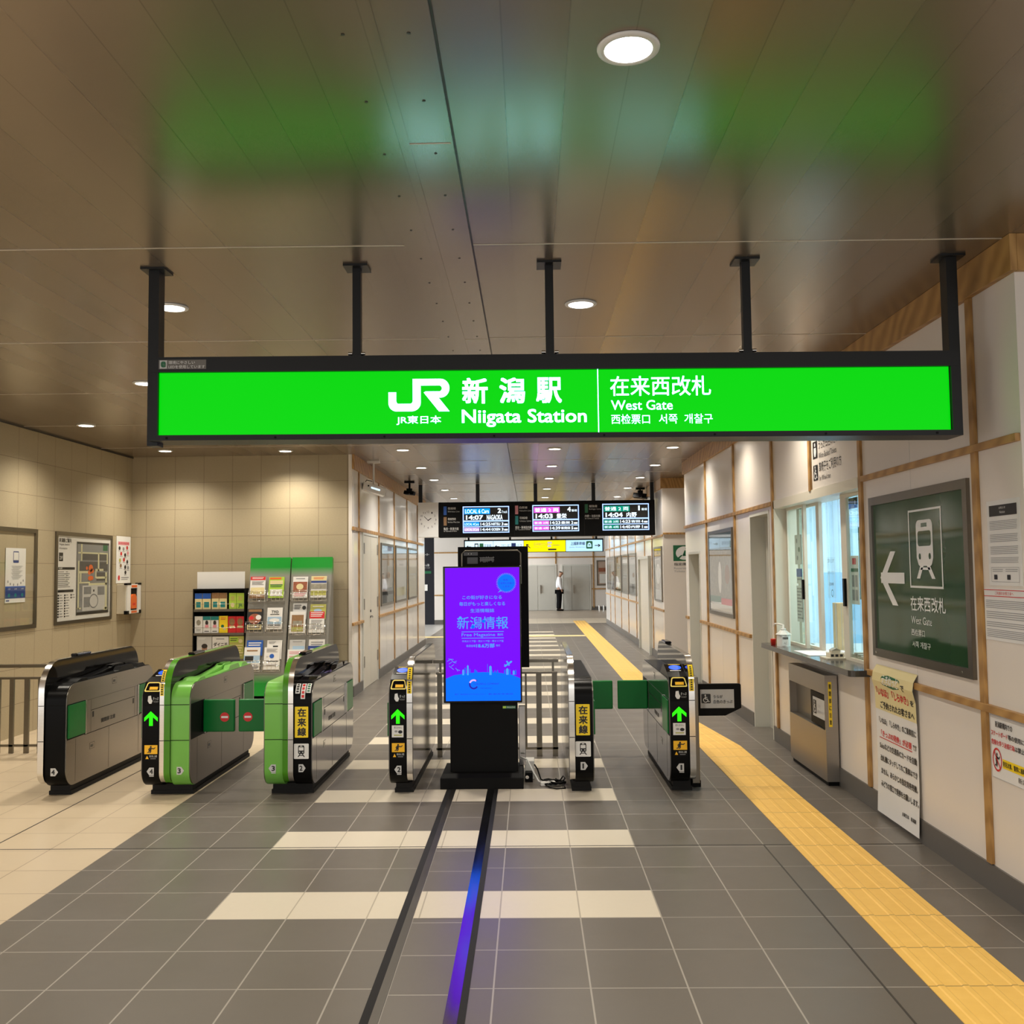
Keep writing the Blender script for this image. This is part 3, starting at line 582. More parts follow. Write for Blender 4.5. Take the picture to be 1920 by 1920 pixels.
def flap_door(t, x0, x1, y, noentry, mirror=False):
    b = MB(); b.box(x0, x1, y-.02, y+.02, .452, .708, 'green_flap')
    o = b.build('flap_door', t, bevel=.010)
    if noentry:
        s = MB(); cv = CV(s, face_y(y-.021), (x0, .452, x1, .708), (x0, 0, x1, .256), n=.001); cx = noentry; cv.ell(cx, .138, .037, .037, 'red_ink', 1, 32).rect(cx-.027, .130, cx+.027, .146, 'white_ink', 2); s.build('no_entry_symbol', t, o)
def front(t, name, x0, x1, fn, px0, px1, y=7.44, py0=1250, py1=1480):     # print on the front of a body; drawn in a box px0..px1 wide
    s = MB(); zt = 1.72-(py0-1071)/1798.5*7.44; zb = 1.72-(py1-1071)/1798.5*7.44
    cv = CV(s, face_y(y), (x0, zb, x1, zt), (px0, py0, px1, py1), n=.001); fn(cv); return s.build(name, t)
def curved_strip(mb, x0, x1, z0, z1, mt, r=.13, zc=.74, yc=7.57, off=.0025, n=10):   # print wrapped over the rounded top front edge, angle 0 = front, 90 = top
    vs = []; 
    for i in range(n+1):
        a = math.radians(z0+(z1-z0)*i/n); vs += [(x0, yc-(r+off)*math.cos(a), zc+(r+off)*math.sin(a)), (x1, yc-(r+off)*math.cos(a), zc+(r+off)*math.sin(a))]
    mb.add(vs, [(2*i, 2*i+1, 2*i+3, 2*i+2) for i in range(n)], mt, True)
def entry_prints(t, x0, x1, num, extra=False):
    cx = (x0+x1)/2; px = lambda a: a
    c = 16.5
    front(t, 'arrow_light', x0, x1, lambda cv: cv.poly([(c-1, 1327), (c+12, 1339), (c+12, 1346), (c+3, 1338), (c+3, 1354), (c-4, 1354), (c-4, 1338), (c-13, 1346), (c-13, 1339)], 'arrow_green', 1), 0, 33)
    front(t, 'ticket_print', x0, x1, lambda cv: cv.poly([(c-6, 1299), (c-1, 1298), (c, 1304), (c+2, 1308), (c, 1313), (c-4, 1313), (c-7, 1308)], 'white_ink', 1).text('きっぷ', c+3, 1301, c+13, 1306, 'white_ink', 1).text('TICKET', c+3, 1308, c+13, 1311, 'grey_ink', 1), 0, 33)
    if extra: front(t, 'notice_sticker', x0, x1, lambda cv: cv.rect(c-12, 1357, c+10, 1379, 'paper', 1).ell(c-4, 1368, 3, 2, 'grey_ink', 2).ell(c+4, 1369, 4, 3, 'black_ink', 2).rect(c-8, 1374, c+7, 1376, 'olive_ink', 2).text('使えません', c-8, 1359, c+7, 1363, 'black_ink', 2), 0, 33)
    def p(cv): cv.rect(c-12, 1389, c+13, 1418, 'black_matte', 0).rect(c-12, 1389.5, c+12, 1406, 'amber_ink', 1); runner(cv, c-9, 1390, c+10, 1405, 'black_ink'); cv.poly([(c-10, 1415), (c-4, 1415), (c-7, 1409)], 'amber_ink', 1).text('飛び出し注意', c-3, 1408, c+11, 1412, 'white_ink', 1).rect(c-1, 1414, c+9, 1415, 'grey_ink', 1)
    front(t, 'warning_sticker', x0, x1, p, 0, 33)
    front(t, 'number_sticker', x0, x1, lambda cv: arrow_tag(cv, num, True, c, 1438), 0, 33)
    # raised hood with the ticket slot on its front slope and the reader pad above it
    b = MB(); b.prism(Fr((0, 0, 0), (0, 1, 0)), [(7.439, .70), (7.96, .70), (7.98, .868), (7.81, .950), (7.75, .952), (7.60, .908), (7.495, .880), (7.447, .805), (7.439, .785)], x0+.001, x1-.001, 'black'); b.build('reader_hood', t, bevel=.006)
    F = Fr((0, 7.447, .805), (1, 0, 0), (0, .048, .075)); s = MB(); cv = CV(s, F, (x0+.006, .004, x1-.004, .086), (0, 0, 100, 60), n=.001)
    cv.poly(arcs([(12, 0), (88, 0), (100, 60), (0, 60)], [14, 14, 8, 8], 4), 'slot_yellow', 1).poly(arcs([(17, 7), (83, 7), (92, 53), (8, 53)], [10, 10, 5, 5], 4), 'black_gloss', 2).rect(30, 30, 80, 48, 'amber_ink', 3); s.build('ticket_slot', t)
    F = Fr((0, 7.60, .908), (1, 0, 0), (0, .15, .044)); s = MB(); cv = CV(s, F, (x0+.004, .002, x1-.004, .155), (0, 0, 100, 100), n=.001)
    cv.rect(0, 0, 100, 100, 'black_gloss', 0).ell(55, 46, 36, 30, 'ic_blue', 1).ell(55, 46, 22, 8, 'blue_ink', 1.5).rect(20, 84, 84, 92, 'white_ink', 1).rect(22, 4, 90, 10, 'yellow_ink', 1); s.build('card_reader', t)
def guide_tape(t, x0, x1):                                        # yellow caution tape on the metal edge of the guide
    s = MB(); curved_strip(s, x0+.004, x1-.004, -6, 16, 'yellow_ink', .24, .805, 7.665, .002); curved_strip(s, x0+.004, x1-.004, 20, 44, 'yellow_ink', .24, .805, 7.665, .002)
    for k in range(5): a = -4+k*4.2; curved_strip(s, (x0+x1)/2-.007, (x0+x1)/2+.007, a, a+2.4, 'black_ink', .24, .805, 7.665, .0035, 2); curved_strip(s, (x0+x1)/2-.007, (x0+x1)/2+.007, a+25, a+27.4, 'black_ink', .24, .805, 7.665, .0035, 2)
    s.build('caution_tape', t)
def zairai(t, x0, x1, num, codes=False):
    front(t, 'line_name_sticker', x0, x1, lambda cv: cv.poly(arcs([(2.5, 1321), (28, 1321), (28, 1378), (2.5, 1378)], 1, 2), 'yellow_ink', 1).vtext('在来線', 7.5, 1324, 24, 1375, 'black_ink', 2, .03, .14), 0, 33.5)
    def p(cv): cv.poly(arcs([(1, 1389), (29, 1389), (29, 1417), (1, 1417)], 1.5, 3), 'paper', 1); train_icon(cv, 5.5, 1391, 24, 1414, 'black_ink', 'paper', 2)
    front(t, 'train_sticker', x0, x1, p, 0, 33.5)
    front(t, 'number_sticker', x0, x1, lambda cv: arrow_tag(cv, num, False, 15.5, 1434), 0, 33.5)
    if codes:
        w_ = (x1-x0)
        for a, mt, lo, ink in ((.08, 'paper', 20, 'black_ink'), (.40, 'paper', 2, 'red_ink'), (.70, 'paper', 22, 'green_ink')):
            s = MB(); xa = x0+w_*a; curved_strip(s, xa, xa+.034, lo, 60, mt)
            for k in range(4): h = lo+4+(56-lo)*k/4; curved_strip(s, xa+.007, xa+.027, h, h+(52-lo)/5.4, ink, off=.004, n=3)
            s.build('line_sticker', t)
def recess_top(t, x0, x1, mt, dark):                              # raised ramps on the top of an exit side body
    b = MB(); fr = Fr((0, 0, 0), (0, 1, 0))
    b.prism(fr, [(7.62, .868), (7.70, .888), (7.80, .888), (7.82, .868)], x0+.012, x1-.004, mt)
    b.prism(fr, [(7.95, .868), (8.40, .905), (8.48, .925), (8.66, .925), (8.72, .868)], x0+.015, x0+(x1-x0)*.55, mt)
    b.prism(fr, [(8.05, .868), (8.42, .880), (8.46, .910), (8.70, .910), (8.74, .868)], x0+(x1-x0)*.62, x1-.004, mt)
    b.prism(fr, [(8.80, .868), (8.84, .90), (8.95, .90), (9.0, .868)], x0+.02, x1-.01, mt); b.prism(fr, [(8.44, .926), (8.46, .928), (8.64, .928), (8.65, .926)], x0+.03, x0+(x1-x0)*.5, dark); b.build('ticket_ramp', t)
def sensor(t, x, y=8.08): b = MB(); b.box(x-.03, x+.03, y-.13, y+.13, 1.043, 1.068, 'black_gloss'); b.build('sensor', t, bevel=.012)

g4 = gate('leftmost ticket gate, a narrow black and steel unit numbered 4 beside the railing', (-3.70, 8.3, 0), [('guide', -3.812, -3.766, 'chrome'), ('body', -3.766, -3.606, 'black')], None)
front(g4, 'number_sticker', -3.766, -3.606, lambda cv: arrow_tag(cv, '4', False, 17.5, 1438), 0, 36); side_panel(g4, -3.606, 1); recess_top(g4, -3.766, -3.606, 'black', 'steel_dark'); sensor(g4, -3.79)
g43 = gate('wide ticket gate, black left half with a lit green arrow, light green right half', (-2.82, 8.3, 0), [('body', -3.005, -2.866, 'black'), ('guide', -2.866, -2.832, 'chrome'), ('guide', -2.832, -2.784, 'green_dark'), ('body', -2.784, -2.640, 'green_light')], None)
entry_prints(g43, -3.005, -2.866, '4'); guide_tape(g43, -2.866, -2.832); front(g43, 'number_sticker', -2.784, -2.640, lambda cv: arrow_tag(cv, '3', False, 17.5, 1437, 7.2), 0, 34); side_panel(g43, -2.640, 1, flap=0); side_panel(g43, -3.005, -1); recess_top(g43, -2.784, -2.640, 'green_light', 'green_dark'); sensor(g43, -2.81)
flap_door(g43, -2.63, -2.378, 7.742, -2.455)
g32 = gate('wide ticket gate, light green left half, black right half with a yellow sticker', (-1.88, 8.3, 0), [('body', -2.056, -1.914, 'green_light'), ('guide', -1.914, -1.872, 'green_dark'), ('guide', -1.872, -1.832, 'chrome'), ('body', -1.832, -1.696, 'black')], None)
front(g32, 'number_sticker', -2.056, -1.914, lambda cv: arrow_tag(cv, '3', True, 15, 1434, 7.2), 0, 33.5); zairai(g32, -1.832, -1.696, '2', True); side_panel(g32, -1.696, 1, True); side_panel(g32, -2.056, -1, flap=0); recess_top(g32, -1.832, -1.696, 'black_gloss', 'steel_dark'); sensor(g32, -1.87, 8.0)
flap_door(g32, -2.345, -2.065, 7.742, -2.268)
g2 = gate('narrow black ticket gate with a green arrow, left of the purple display', (-1.0, 8.3, 0), [('body', -1.092, -.957, 'black'), ('guide', -.957, -.914, 'chrome')], None)
entry_prints(g2, -1.092, -.957, '2', True); guide_tape(g2, -.957, -.914); side_panel(g2, -1.092, -1); 
b = MB(); b.prism(Fr((0, 0, 0), (0, 1, 0)), prof_guide(.006), -.914, -.909, 'steel_dark', 'steel_mirror'); b.build('side_panel', g2)
g1 = gate('narrow black ticket gate with a yellow sticker, right of the purple display', (.38, 8.3, 0), [('guide', .288, .331, 'chrome'), ('body', .331, .470, 'black')], None)
zairai(g1, .331, .470, '1'); side_panel(g1, .470, 1, flap=1)
b = MB(); b.prism(Fr((0, 0, 0), (0, 1, 0)), prof_guide(.006), .283, .288, 'steel_dark', 'steel_mirror'); b.build('side_panel', g1)
b = MB(); b.prism(Fr((0, 0, 0), (0, 1, 0)), [(7.60, .868), (7.62, .876), (9.0, .876), (9.02, .868)], .335, .464, 'black_matte'); b.build('top_cover', g1)
flap_door(g1, .478, .739, 8.80, None)
g0 = gate('rightmost ticket gate with a green arrow, next to the black wheelchair flap', (1.15, 8.3, 0), [('body', 1.062, 1.205, 'black'), ('guide', 1.205, 1.250, 'chrome')], None)
entry_prints(g0, 1.062, 1.205, '1', True); guide_tape(g0, 1.205, 1.250); side_panel(g0, 1.062, -1, True, flap=1); sensor(g0, 1.228, 8.75)
flap_door(g0, .783, 1.054, 8.80, None)
# wheelchair flap unit beside the rightmost gate
t = thing('flap_unit', 'slim steel cabinet with a black wheelchair sign flap, beside the rightmost gate', 'gate', (1.32, 8.2, 0))
b = MB(); b.box(1.256, 1.318, 7.66, 8.76, .03, .86, 'steel_frame'); b.build('cabinet', t, bevel=.006)
b = MB(); b.box(1.256, 1.326, 7.68, 8.74, 0, .05, 'black_matte'); b.build('plinth', t)
b = MB(); b.box(1.262, 1.274, 7.654, 7.66, .45, .80, 'yellow_ink'); b.build('caution_tape', t)
b = MB(); b.prism(face_y(7.75), arcs([(1.318, .795), (1.318, .545), (1.54, .545), (1.668, .605), (1.668, .795)], [0, .005, .01, .01, .01], 3), -.02, .02, 'black_matte'); fp = b.build('flap_door', t)
s = MB(); F = face_y(7.73); s.obox(F, 1.345, 1.612, .605, .752, 0, .001, 'paper_grey'); cv = CV(s, F, (1.345, .605, 1.612, .752), (0, 0, 62, 34), n=.001); wheelchair(cv, 2, 8, 19, 25, 'white_ink', 'black_ink'); cv.text('うらが', 24, 10, 41, 16, 'black_ink', 2, .012).text('白色のきっぷ', 24, 19, 59, 25.5, 'black_ink', 2, .012); s.build('flap_label', t, fp)

# ------------------------------------------------------------------ display stand, display back, railings, cables
t = thing('digital_signage', 'tall black display stand with a bright purple screen between the gates', 'display', (-.39, 7.9, 0))
b = MB(); b.box(-.725, -.068, 7.655, 8.15, 0, .085, 'black_matte'); b.prism(Fr((0, 0, 0), (0, 1, 0)), [(7.655, .085), (8.15, .085), (8.12, .115), (7.70, .115)], -.71, -.075, 'black_matte'); b.build('foot', t, bevel=.004)
b = MB(); b.box(-.652, -.112, 7.76, 7.98, .11, .665, 'black_matte'); b.build('pedestal', t, bevel=.006)
b = MB(); b.box(-.70, -.072, 7.745, 7.84, .66, 1.752, 'black_gloss'); b.build('housing', t, bevel=.006)
s = MB(); F = face_y(7.744); s.obox(F, -.682, -.084, .677, 1.740, -.002, .001, 'screen_purple'); cv = CV(s, F, (-.682, .677, -.084, 1.740), (580, 175, 1142, 1178), n=.0012)
ink = 'screen_sky'
cv.poly([(580, 1178), (580, 1010), (640, 985), (760, 968), (860, 963), (980, 968), (1080, 985), (1142, 1012), (1142, 1178)], 'screen_blue', 1)
for a, w_, h in ((705, 14, 30), (722, 10, 44), (740, 13, 62), (758, 8, 34), (795, 12, 30), (808, 10, 22), (893, 4, 70), (908, 18, 56), (925, 8, 24), (945, 12, 20), (965, 10, 24), (1020, 10, 26), (1035, 18, 36), (1055, 12, 28), (1085, 14, 20), (1102, 10, 24)):
    cv.poly([(a, 985), (a, 975-h+4), (a+w_/2, 970-h), (a+w_, 975-h+4), (a+w_, 985)], 'screen_blue' if w_ < 13 else 'screen_sky', 2)
cv.ell(1043, 292, 66, 66, 'screen_blue', 1, 40)
for k in range(36): a = 2*PI*k/36; cv.line(1043+62*math.cos(a), 292+62*math.sin(a), 1043+76*math.cos(a), 292+76*math.sin(a), 4, 'screen_sky', 1)
cv.poly([(998, 345), (978, 366), (1008, 352)], 'screen_sky', 1)
cv.text('毎週、', 1020, 262, 1060, 276, 'screen_deep').text('ご自宅にお届け', 985, 286, 1100, 302, 'screen_deep').text('します!', 1018, 312, 1072, 326, 'screen_deep')
cv.text('この街が好きになる', 710, 385, 1008, 414, ink, bold=.006).text('毎日がもっと楽しくなる', 686, 433, 1032, 463, ink, bold=.006).text('生活情報誌', 770, 485, 950, 514, ink, bold=.006)
cv.text('新潟情報', 668, 545, 1054, 638, ink, bold=.004); cv.ell(693, 553, 11, 11, 'screen_sky', 3).ell(868, 580, 14, 12, 'screen_blue', 3).ell(788, 622, 13, 13, 'screen_blue', 3).ell(968, 590, 9, 9, 'screen_blue', 3)
cv.rect(702, 657, 1020, 661, ink).rect(702, 705, 1020, 709, ink).text('Free Magazine', 702, 670, 955, 700, ink).text('無料', 972, 672, 1016, 692, ink)
cv.text('中央エリア版・西エリア版・東エリア版', 706, 722, 1018, 738, ink).text('毎週金曜', 736, 756, 806, 774, ink).text('18.6万部', 812, 748, 950, 780, ink, bold=.02).text('発行', 960, 756, 992, 772, ink)
for p0, p1 in (((590, 880), (620, 866)), ((620, 866), (640, 886)), ((640, 886), (664, 878)), ((604, 900), (628, 884)), ((606, 915), (640, 942)), ((622, 918), (642, 904)), ((655, 930), (672, 955)), ((665, 942), (688, 950)), ((600, 862), (640, 866)), ((640, 890), (660, 892))): cv.line(*p0, *p1, 3, ink, 2)
cv.poly([(1018, 920), (1072, 880), (1082, 884), (1078, 892), (1028, 926)], ink, 2).poly([(1035, 882), (1046, 880), (1064, 914), (1054, 918)], ink, 2).poly([(1020, 906), (1026, 904), (1036, 922), (1030, 924)], ink, 2)
cv.ring(790, 1054, 36, 38, 12, 'screen_deep', 3, 24, math.radians(30), math.radians(200)); cv.ring(790, 1054, 36, 38, 12, 'led_lilac', 3, 24, math.radians(200), math.radians(310)); cv.ell(810, 1024, 7, 6, 'screen_deep', 3)
cv.text('COLORFUL COMPANY', 790, 1044, 982, 1058, 'screen_deep').text('発行／株式会社カラフルカンパニー', 646, 1122, 880, 1134, 'screen_deep').text('新潟市中央区', 900, 1122, 1088, 1134, 'screen_deep').rect(840, 1082, 930, 1085, 'screen_deep')
s.build('screen', t)
s = MB(); cv = CV(s, face_y(7.759), (-.229, .611, -.125, .634), (0, 0, 100, 20), n=.001); cv.rect(0, 0, 100, 20, 'green_ink', 0).rect(1, 3, 26, 17, 'lime_ink').text('MAGAZINE', 32, 5, 96, 15, 'white_ink'); s.build('badge', t)
t = thing('signage_display', 'tall dark display seen from its back, behind the purple screen', 'display', (-.32, 8.27, 0))
b = MB(); b.box(-.612, -.012, 8.20, 8.26, .893, 1.92, 'black_matte'); b.prism(face_y(8.2), arcs([(-.585, .93), (-.06, .93), (-.06, 1.895), (-.585, 1.895)], .05, 6), 0, .02, 'black_matte')
b.tube([(-.575, 8.178, 1.60), (-.575, 8.178, 1.86), (-.55, 8.178, 1.885), (-.10, 8.178, 1.885), (-.075, 8.178, 1.86), (-.075, 8.178, 1.60)], .008, 'steel_frame', 8); b.build('housing', t, bevel=.004)
b = MB(); F = face_y(8.179); b.obox(F, -.56, -.44, 1.845, 1.875, 0, .004, 'map_dark'); b.obox(F, -.53, -.44, 1.775, 1.83, 0, .003, 'map_dark'); 
for i in range(14): a = -.42+i*.0085; b.obox(F, a, a+.004, 1.785+random.random()*.015, 1.825+random.random()*.012, 0, .005, 'grey_ink')
for z in (1.805, 1.825): b.obox(F, -.425, -.30, z, z+.004, 0, .006, 'grey_ink')
for x in (-.52, -.495): b.cyl((x, 8.174, 1.86), (x, 8.17, 1.86), .004, 'white_ink', 8)
b.build('port_panel', t)
b = MB(); b.box(-.40, -.24, 8.22, 8.30, .10, .90, 'black_matte'); b.box(-.55, -.09, 8.16, 8.42, 0, .03, 'black_matte'); b.box(-.36, -.28, 8.22, 8.30, .03, .10, 'black_matte'); b.build('stand', t)
def railing(name, label, x0, x1, y, ztop, zmid, bars, upper, group=None, pw=.05):
    t = thing(name, label, 'railing', ((x0+x1)/2, y, 0), group)
    b = MB(); b.box(x0, x1, y-.025, y+.025, zmid-.02, zmid, 'steel_frame'); b.build('middle_rail', t, bevel=.003)
    b = MB(); b.box(upper[0], upper[1], y-.03, y+.03, ztop-.03, ztop, 'steel_frame'); b.build('top_rail', t, bevel=.003)
    b = MB(); b.box(x0, x1, y-.012, y+.012, .065, .085, 'steel_frame'); b.build('bottom_rail', t)
    for x, w_, zb in bars:
        b = MB(); b.box(x-w_/2, x+w_/2, y-.012, y+.012, zb, zmid-.02, 'steel_frame'); b.build('bar', t)
    for x in upper[2]: b = MB(); b.box(x-.01, x+.01, y-.01, y+.01, zmid, ztop-.03, 'steel_frame'); b.build('post', t)
railing('railing', 'low steel railing behind the purple display, between the two narrow gates', -.88, .245, 8.97, .893, .778, [(-.848, .045, 0), (-.72, .02, .085), (-.55, .045, 0), (-.38, .045, 0), (-.2, .045, 0), (-.048, .018, .085), (.072, .05, 0), (.218, .048, 0)], (-.905, .255, (-.84, .205)))
railing('railing', 'steel railing at the left edge, between the tiled wall and the leftmost gate', -5.5, -3.86, 9.33, .855, .732, [(-5.42, .04, 0), (-5.29, .04, 0), (-5.18, .04, 0), (-5.047, .04, 0), (-4.90, .045, 0), (-4.767, .045, 0), (-4.62, .045, 0), (-4.47, .045, 0), (-4.32, .045, 0), (-4.17, .045, 0), (-4.02, .045, 0), (-3.88, .04, 0)], (-5.5, -3.86, (-5.3, -4.6, -3.9)))
b = MB(); b.box(-.105, -.05, 7.99, 8.05, .116, .60, 'steel_rail'); tag(b.build('cable_duct', bevel=.004), 'grey vertical duct beside the pedestal of the purple display', 'duct')
b = MB(); b.box(-.06, .02, 8.00, 8.16, .0, .15, 'white_plastic'); tag(b.build('junction_box', bevel=.006), 'small white junction box on the floor right of the display foot', 'box')
b = MB(); b.box(-.055, .005, 7.90, 7.985, 0, .075, 'black_matte'); b.cyl((-.04, 7.899, .04), (-.04, 7.89, .04), .014, 'chrome', 12); tag(b.build('power_adapter', bevel=.004), 'small black power adapter in front of the white junction box', 'adapter')
b = MB(); b.tube([(-.09, 7.90, .20), (-.04, 7.86, .19), (.01, 7.82, .10), (.05, 7.80, .03), (.085, 7.78, .012)], .007, 'cable_white'); tag(b.build('power_cable'), 'white power cable drooping from the display to the floor', 'cable')
b = MB(); b.obox(Fr((.085, 7.765, .001), (1, .25, 0), (-.25, 1, 0)), -.02, .10, -.022, .022, 0, .03, 'white_plastic'); tag(b.build('power_strip', bevel=.004), 'white power strip lying among the coiled black cable', 'power strip')
pts = []
for i in range(64):
    a = i*.62; rr = .055+.022*math.sin(i*1.3); pts.append((.175+rr*1.25*math.cos(a), 7.80+rr*1.3*math.sin(a)*.9, .014+.016*(i/64)+.006*math.sin(i*2.1)))
b = MB(); b.tube(pts, .006, 'black_matte', 6); b.tube([(.02, 7.95, .13), (.045, 7.9, .10), (.07, 7.86, .03), (.12, 7.82, .02)], .006, 'black_matte', 6)
b.tube([(.10, 7.76, .012), (.14, 7.66, .008), (.19, 7.62, .007), (.26, 7.64, .007), (.255, 7.70, .007)], .005, 'black_matte', 6); b.tube([(.22, 7.80, .03), (.25, 7.84, .06), (.262, 7.8, .05), (.24, 7.76, .03)], .006, 'black_matte', 6); tag(b.build('extension_cord'), 'tangled black extension cord on the floor by the railing', 'cable')

# ------------------------------------------------------------------ brochure racks and brochures
SL = .23; FR2 = Fr((0, 12.66, 0), (1, 0, 0), (0, SL, 1)); K2 = math.hypot(1, SL)
POCK = [(-3.80, -3.575, 1.36), (-3.54, -3.32, 1.36), (-3.81, -3.585, .94), (-3.54, -3.32, .94), (-3.81, -3.585, .42), (-3.54, -3.32, .42), (-3.225, -3.0, 1.36), (-2.97, -2.745, 1.36), (-3.225, -3.0, .90), (-2.97, -2.745, .90), (-3.225, -3.0, .42), (-2.97, -2.745, .42)]
def rack2(x0, x1, label, pk):
    t = thing('brochure_rack', label, 'rack', ((x0+x1)/2, 12.9, 0), 'leaning green and grey brochure racks')
    b = MB(); b.obox(FR2, x0, x1, .10*K2, 1.925*K2, -.05, 0, 'rack_gradient'); b.build('back_board', t)
    for xa, xb in ((x0, x0+.012), (x1-.012, x1)): b = MB(); b.prism(Fr((0, 0, 0), (0, 1, 0)), [(12.70, .06), (13.15, .06), (13.16, 1.90), (13.10, 1.925)], xa-.006, xb+.006, 'rack_gradient'); b.build('side_plate', t)
    b = MB(); b.box(x0, x1, 12.68, 13.14, 0, .07, 'black_matte'); b.build('plinth', t)
    for u0, u1, v in pk:
        b = MB(); v *= 1.0
        for vv in (v, v+.07, v+.14):
            b.tube([FR2.p(u0-.008, vv, .004), FR2.p(u0-.008, vv, .055), FR2.p(u1+.008, vv, .055), FR2.p(u1+.008, vv, .004)], .0035, 'chrome', 5)
        for k in range(5): u = u0+(u1-u0)*k/4; b.tube([FR2.p(u, v+.14, .055), FR2.p(u, v, .055), FR2.p(u, v, .004)], .0028, 'chrome', 5)
        b.build('wire_pocket', t)
rack2(-3.81, -3.272, 'leaning brochure rack with green top, left of the pair by the back wall', POCK[:6]); rack2(-3.243, -2.70, 'leaning brochure rack with green top, right of the pair by the back wall', POCK[6:])
def brochure(fr, r_, n0, th, bg, art, label, group):
    u0, v0, u1, v1 = r_; b = MB(); b.obox(fr, u0, u1, v0, v1, n0, n0+th, bg); cv = CV(b, fr, (u0, v0, u1, v1), (0, 0, 100, 140), n=n0+th+.0006)
    for i, a in enumerate(art):
        if a[0] == 'r': cv.rect(*a[1:5], a[5], 1+i*.3)
        elif a[0] == 't': cv.text(a[1], *a[2:6], a[6], 3+i*.3, .02)
        elif a[0] == 'e': cv.ell(*a[1:5], a[5], 1+i*.3, 18)
        elif a[0] == 'l':
            for k in range(a[5]): cv.rect(a[1], a[2]+k*(a[4]-a[2])/a[5], a[3]-(k % 3)*6, a[2]+(k+.45)*(a[4]-a[2])/a[5], a[6], 1+i*.3)
    tag(b.build('brochure'), label, 'brochure', group)
G2 = 'brochures in the wire pockets of the leaning racks'
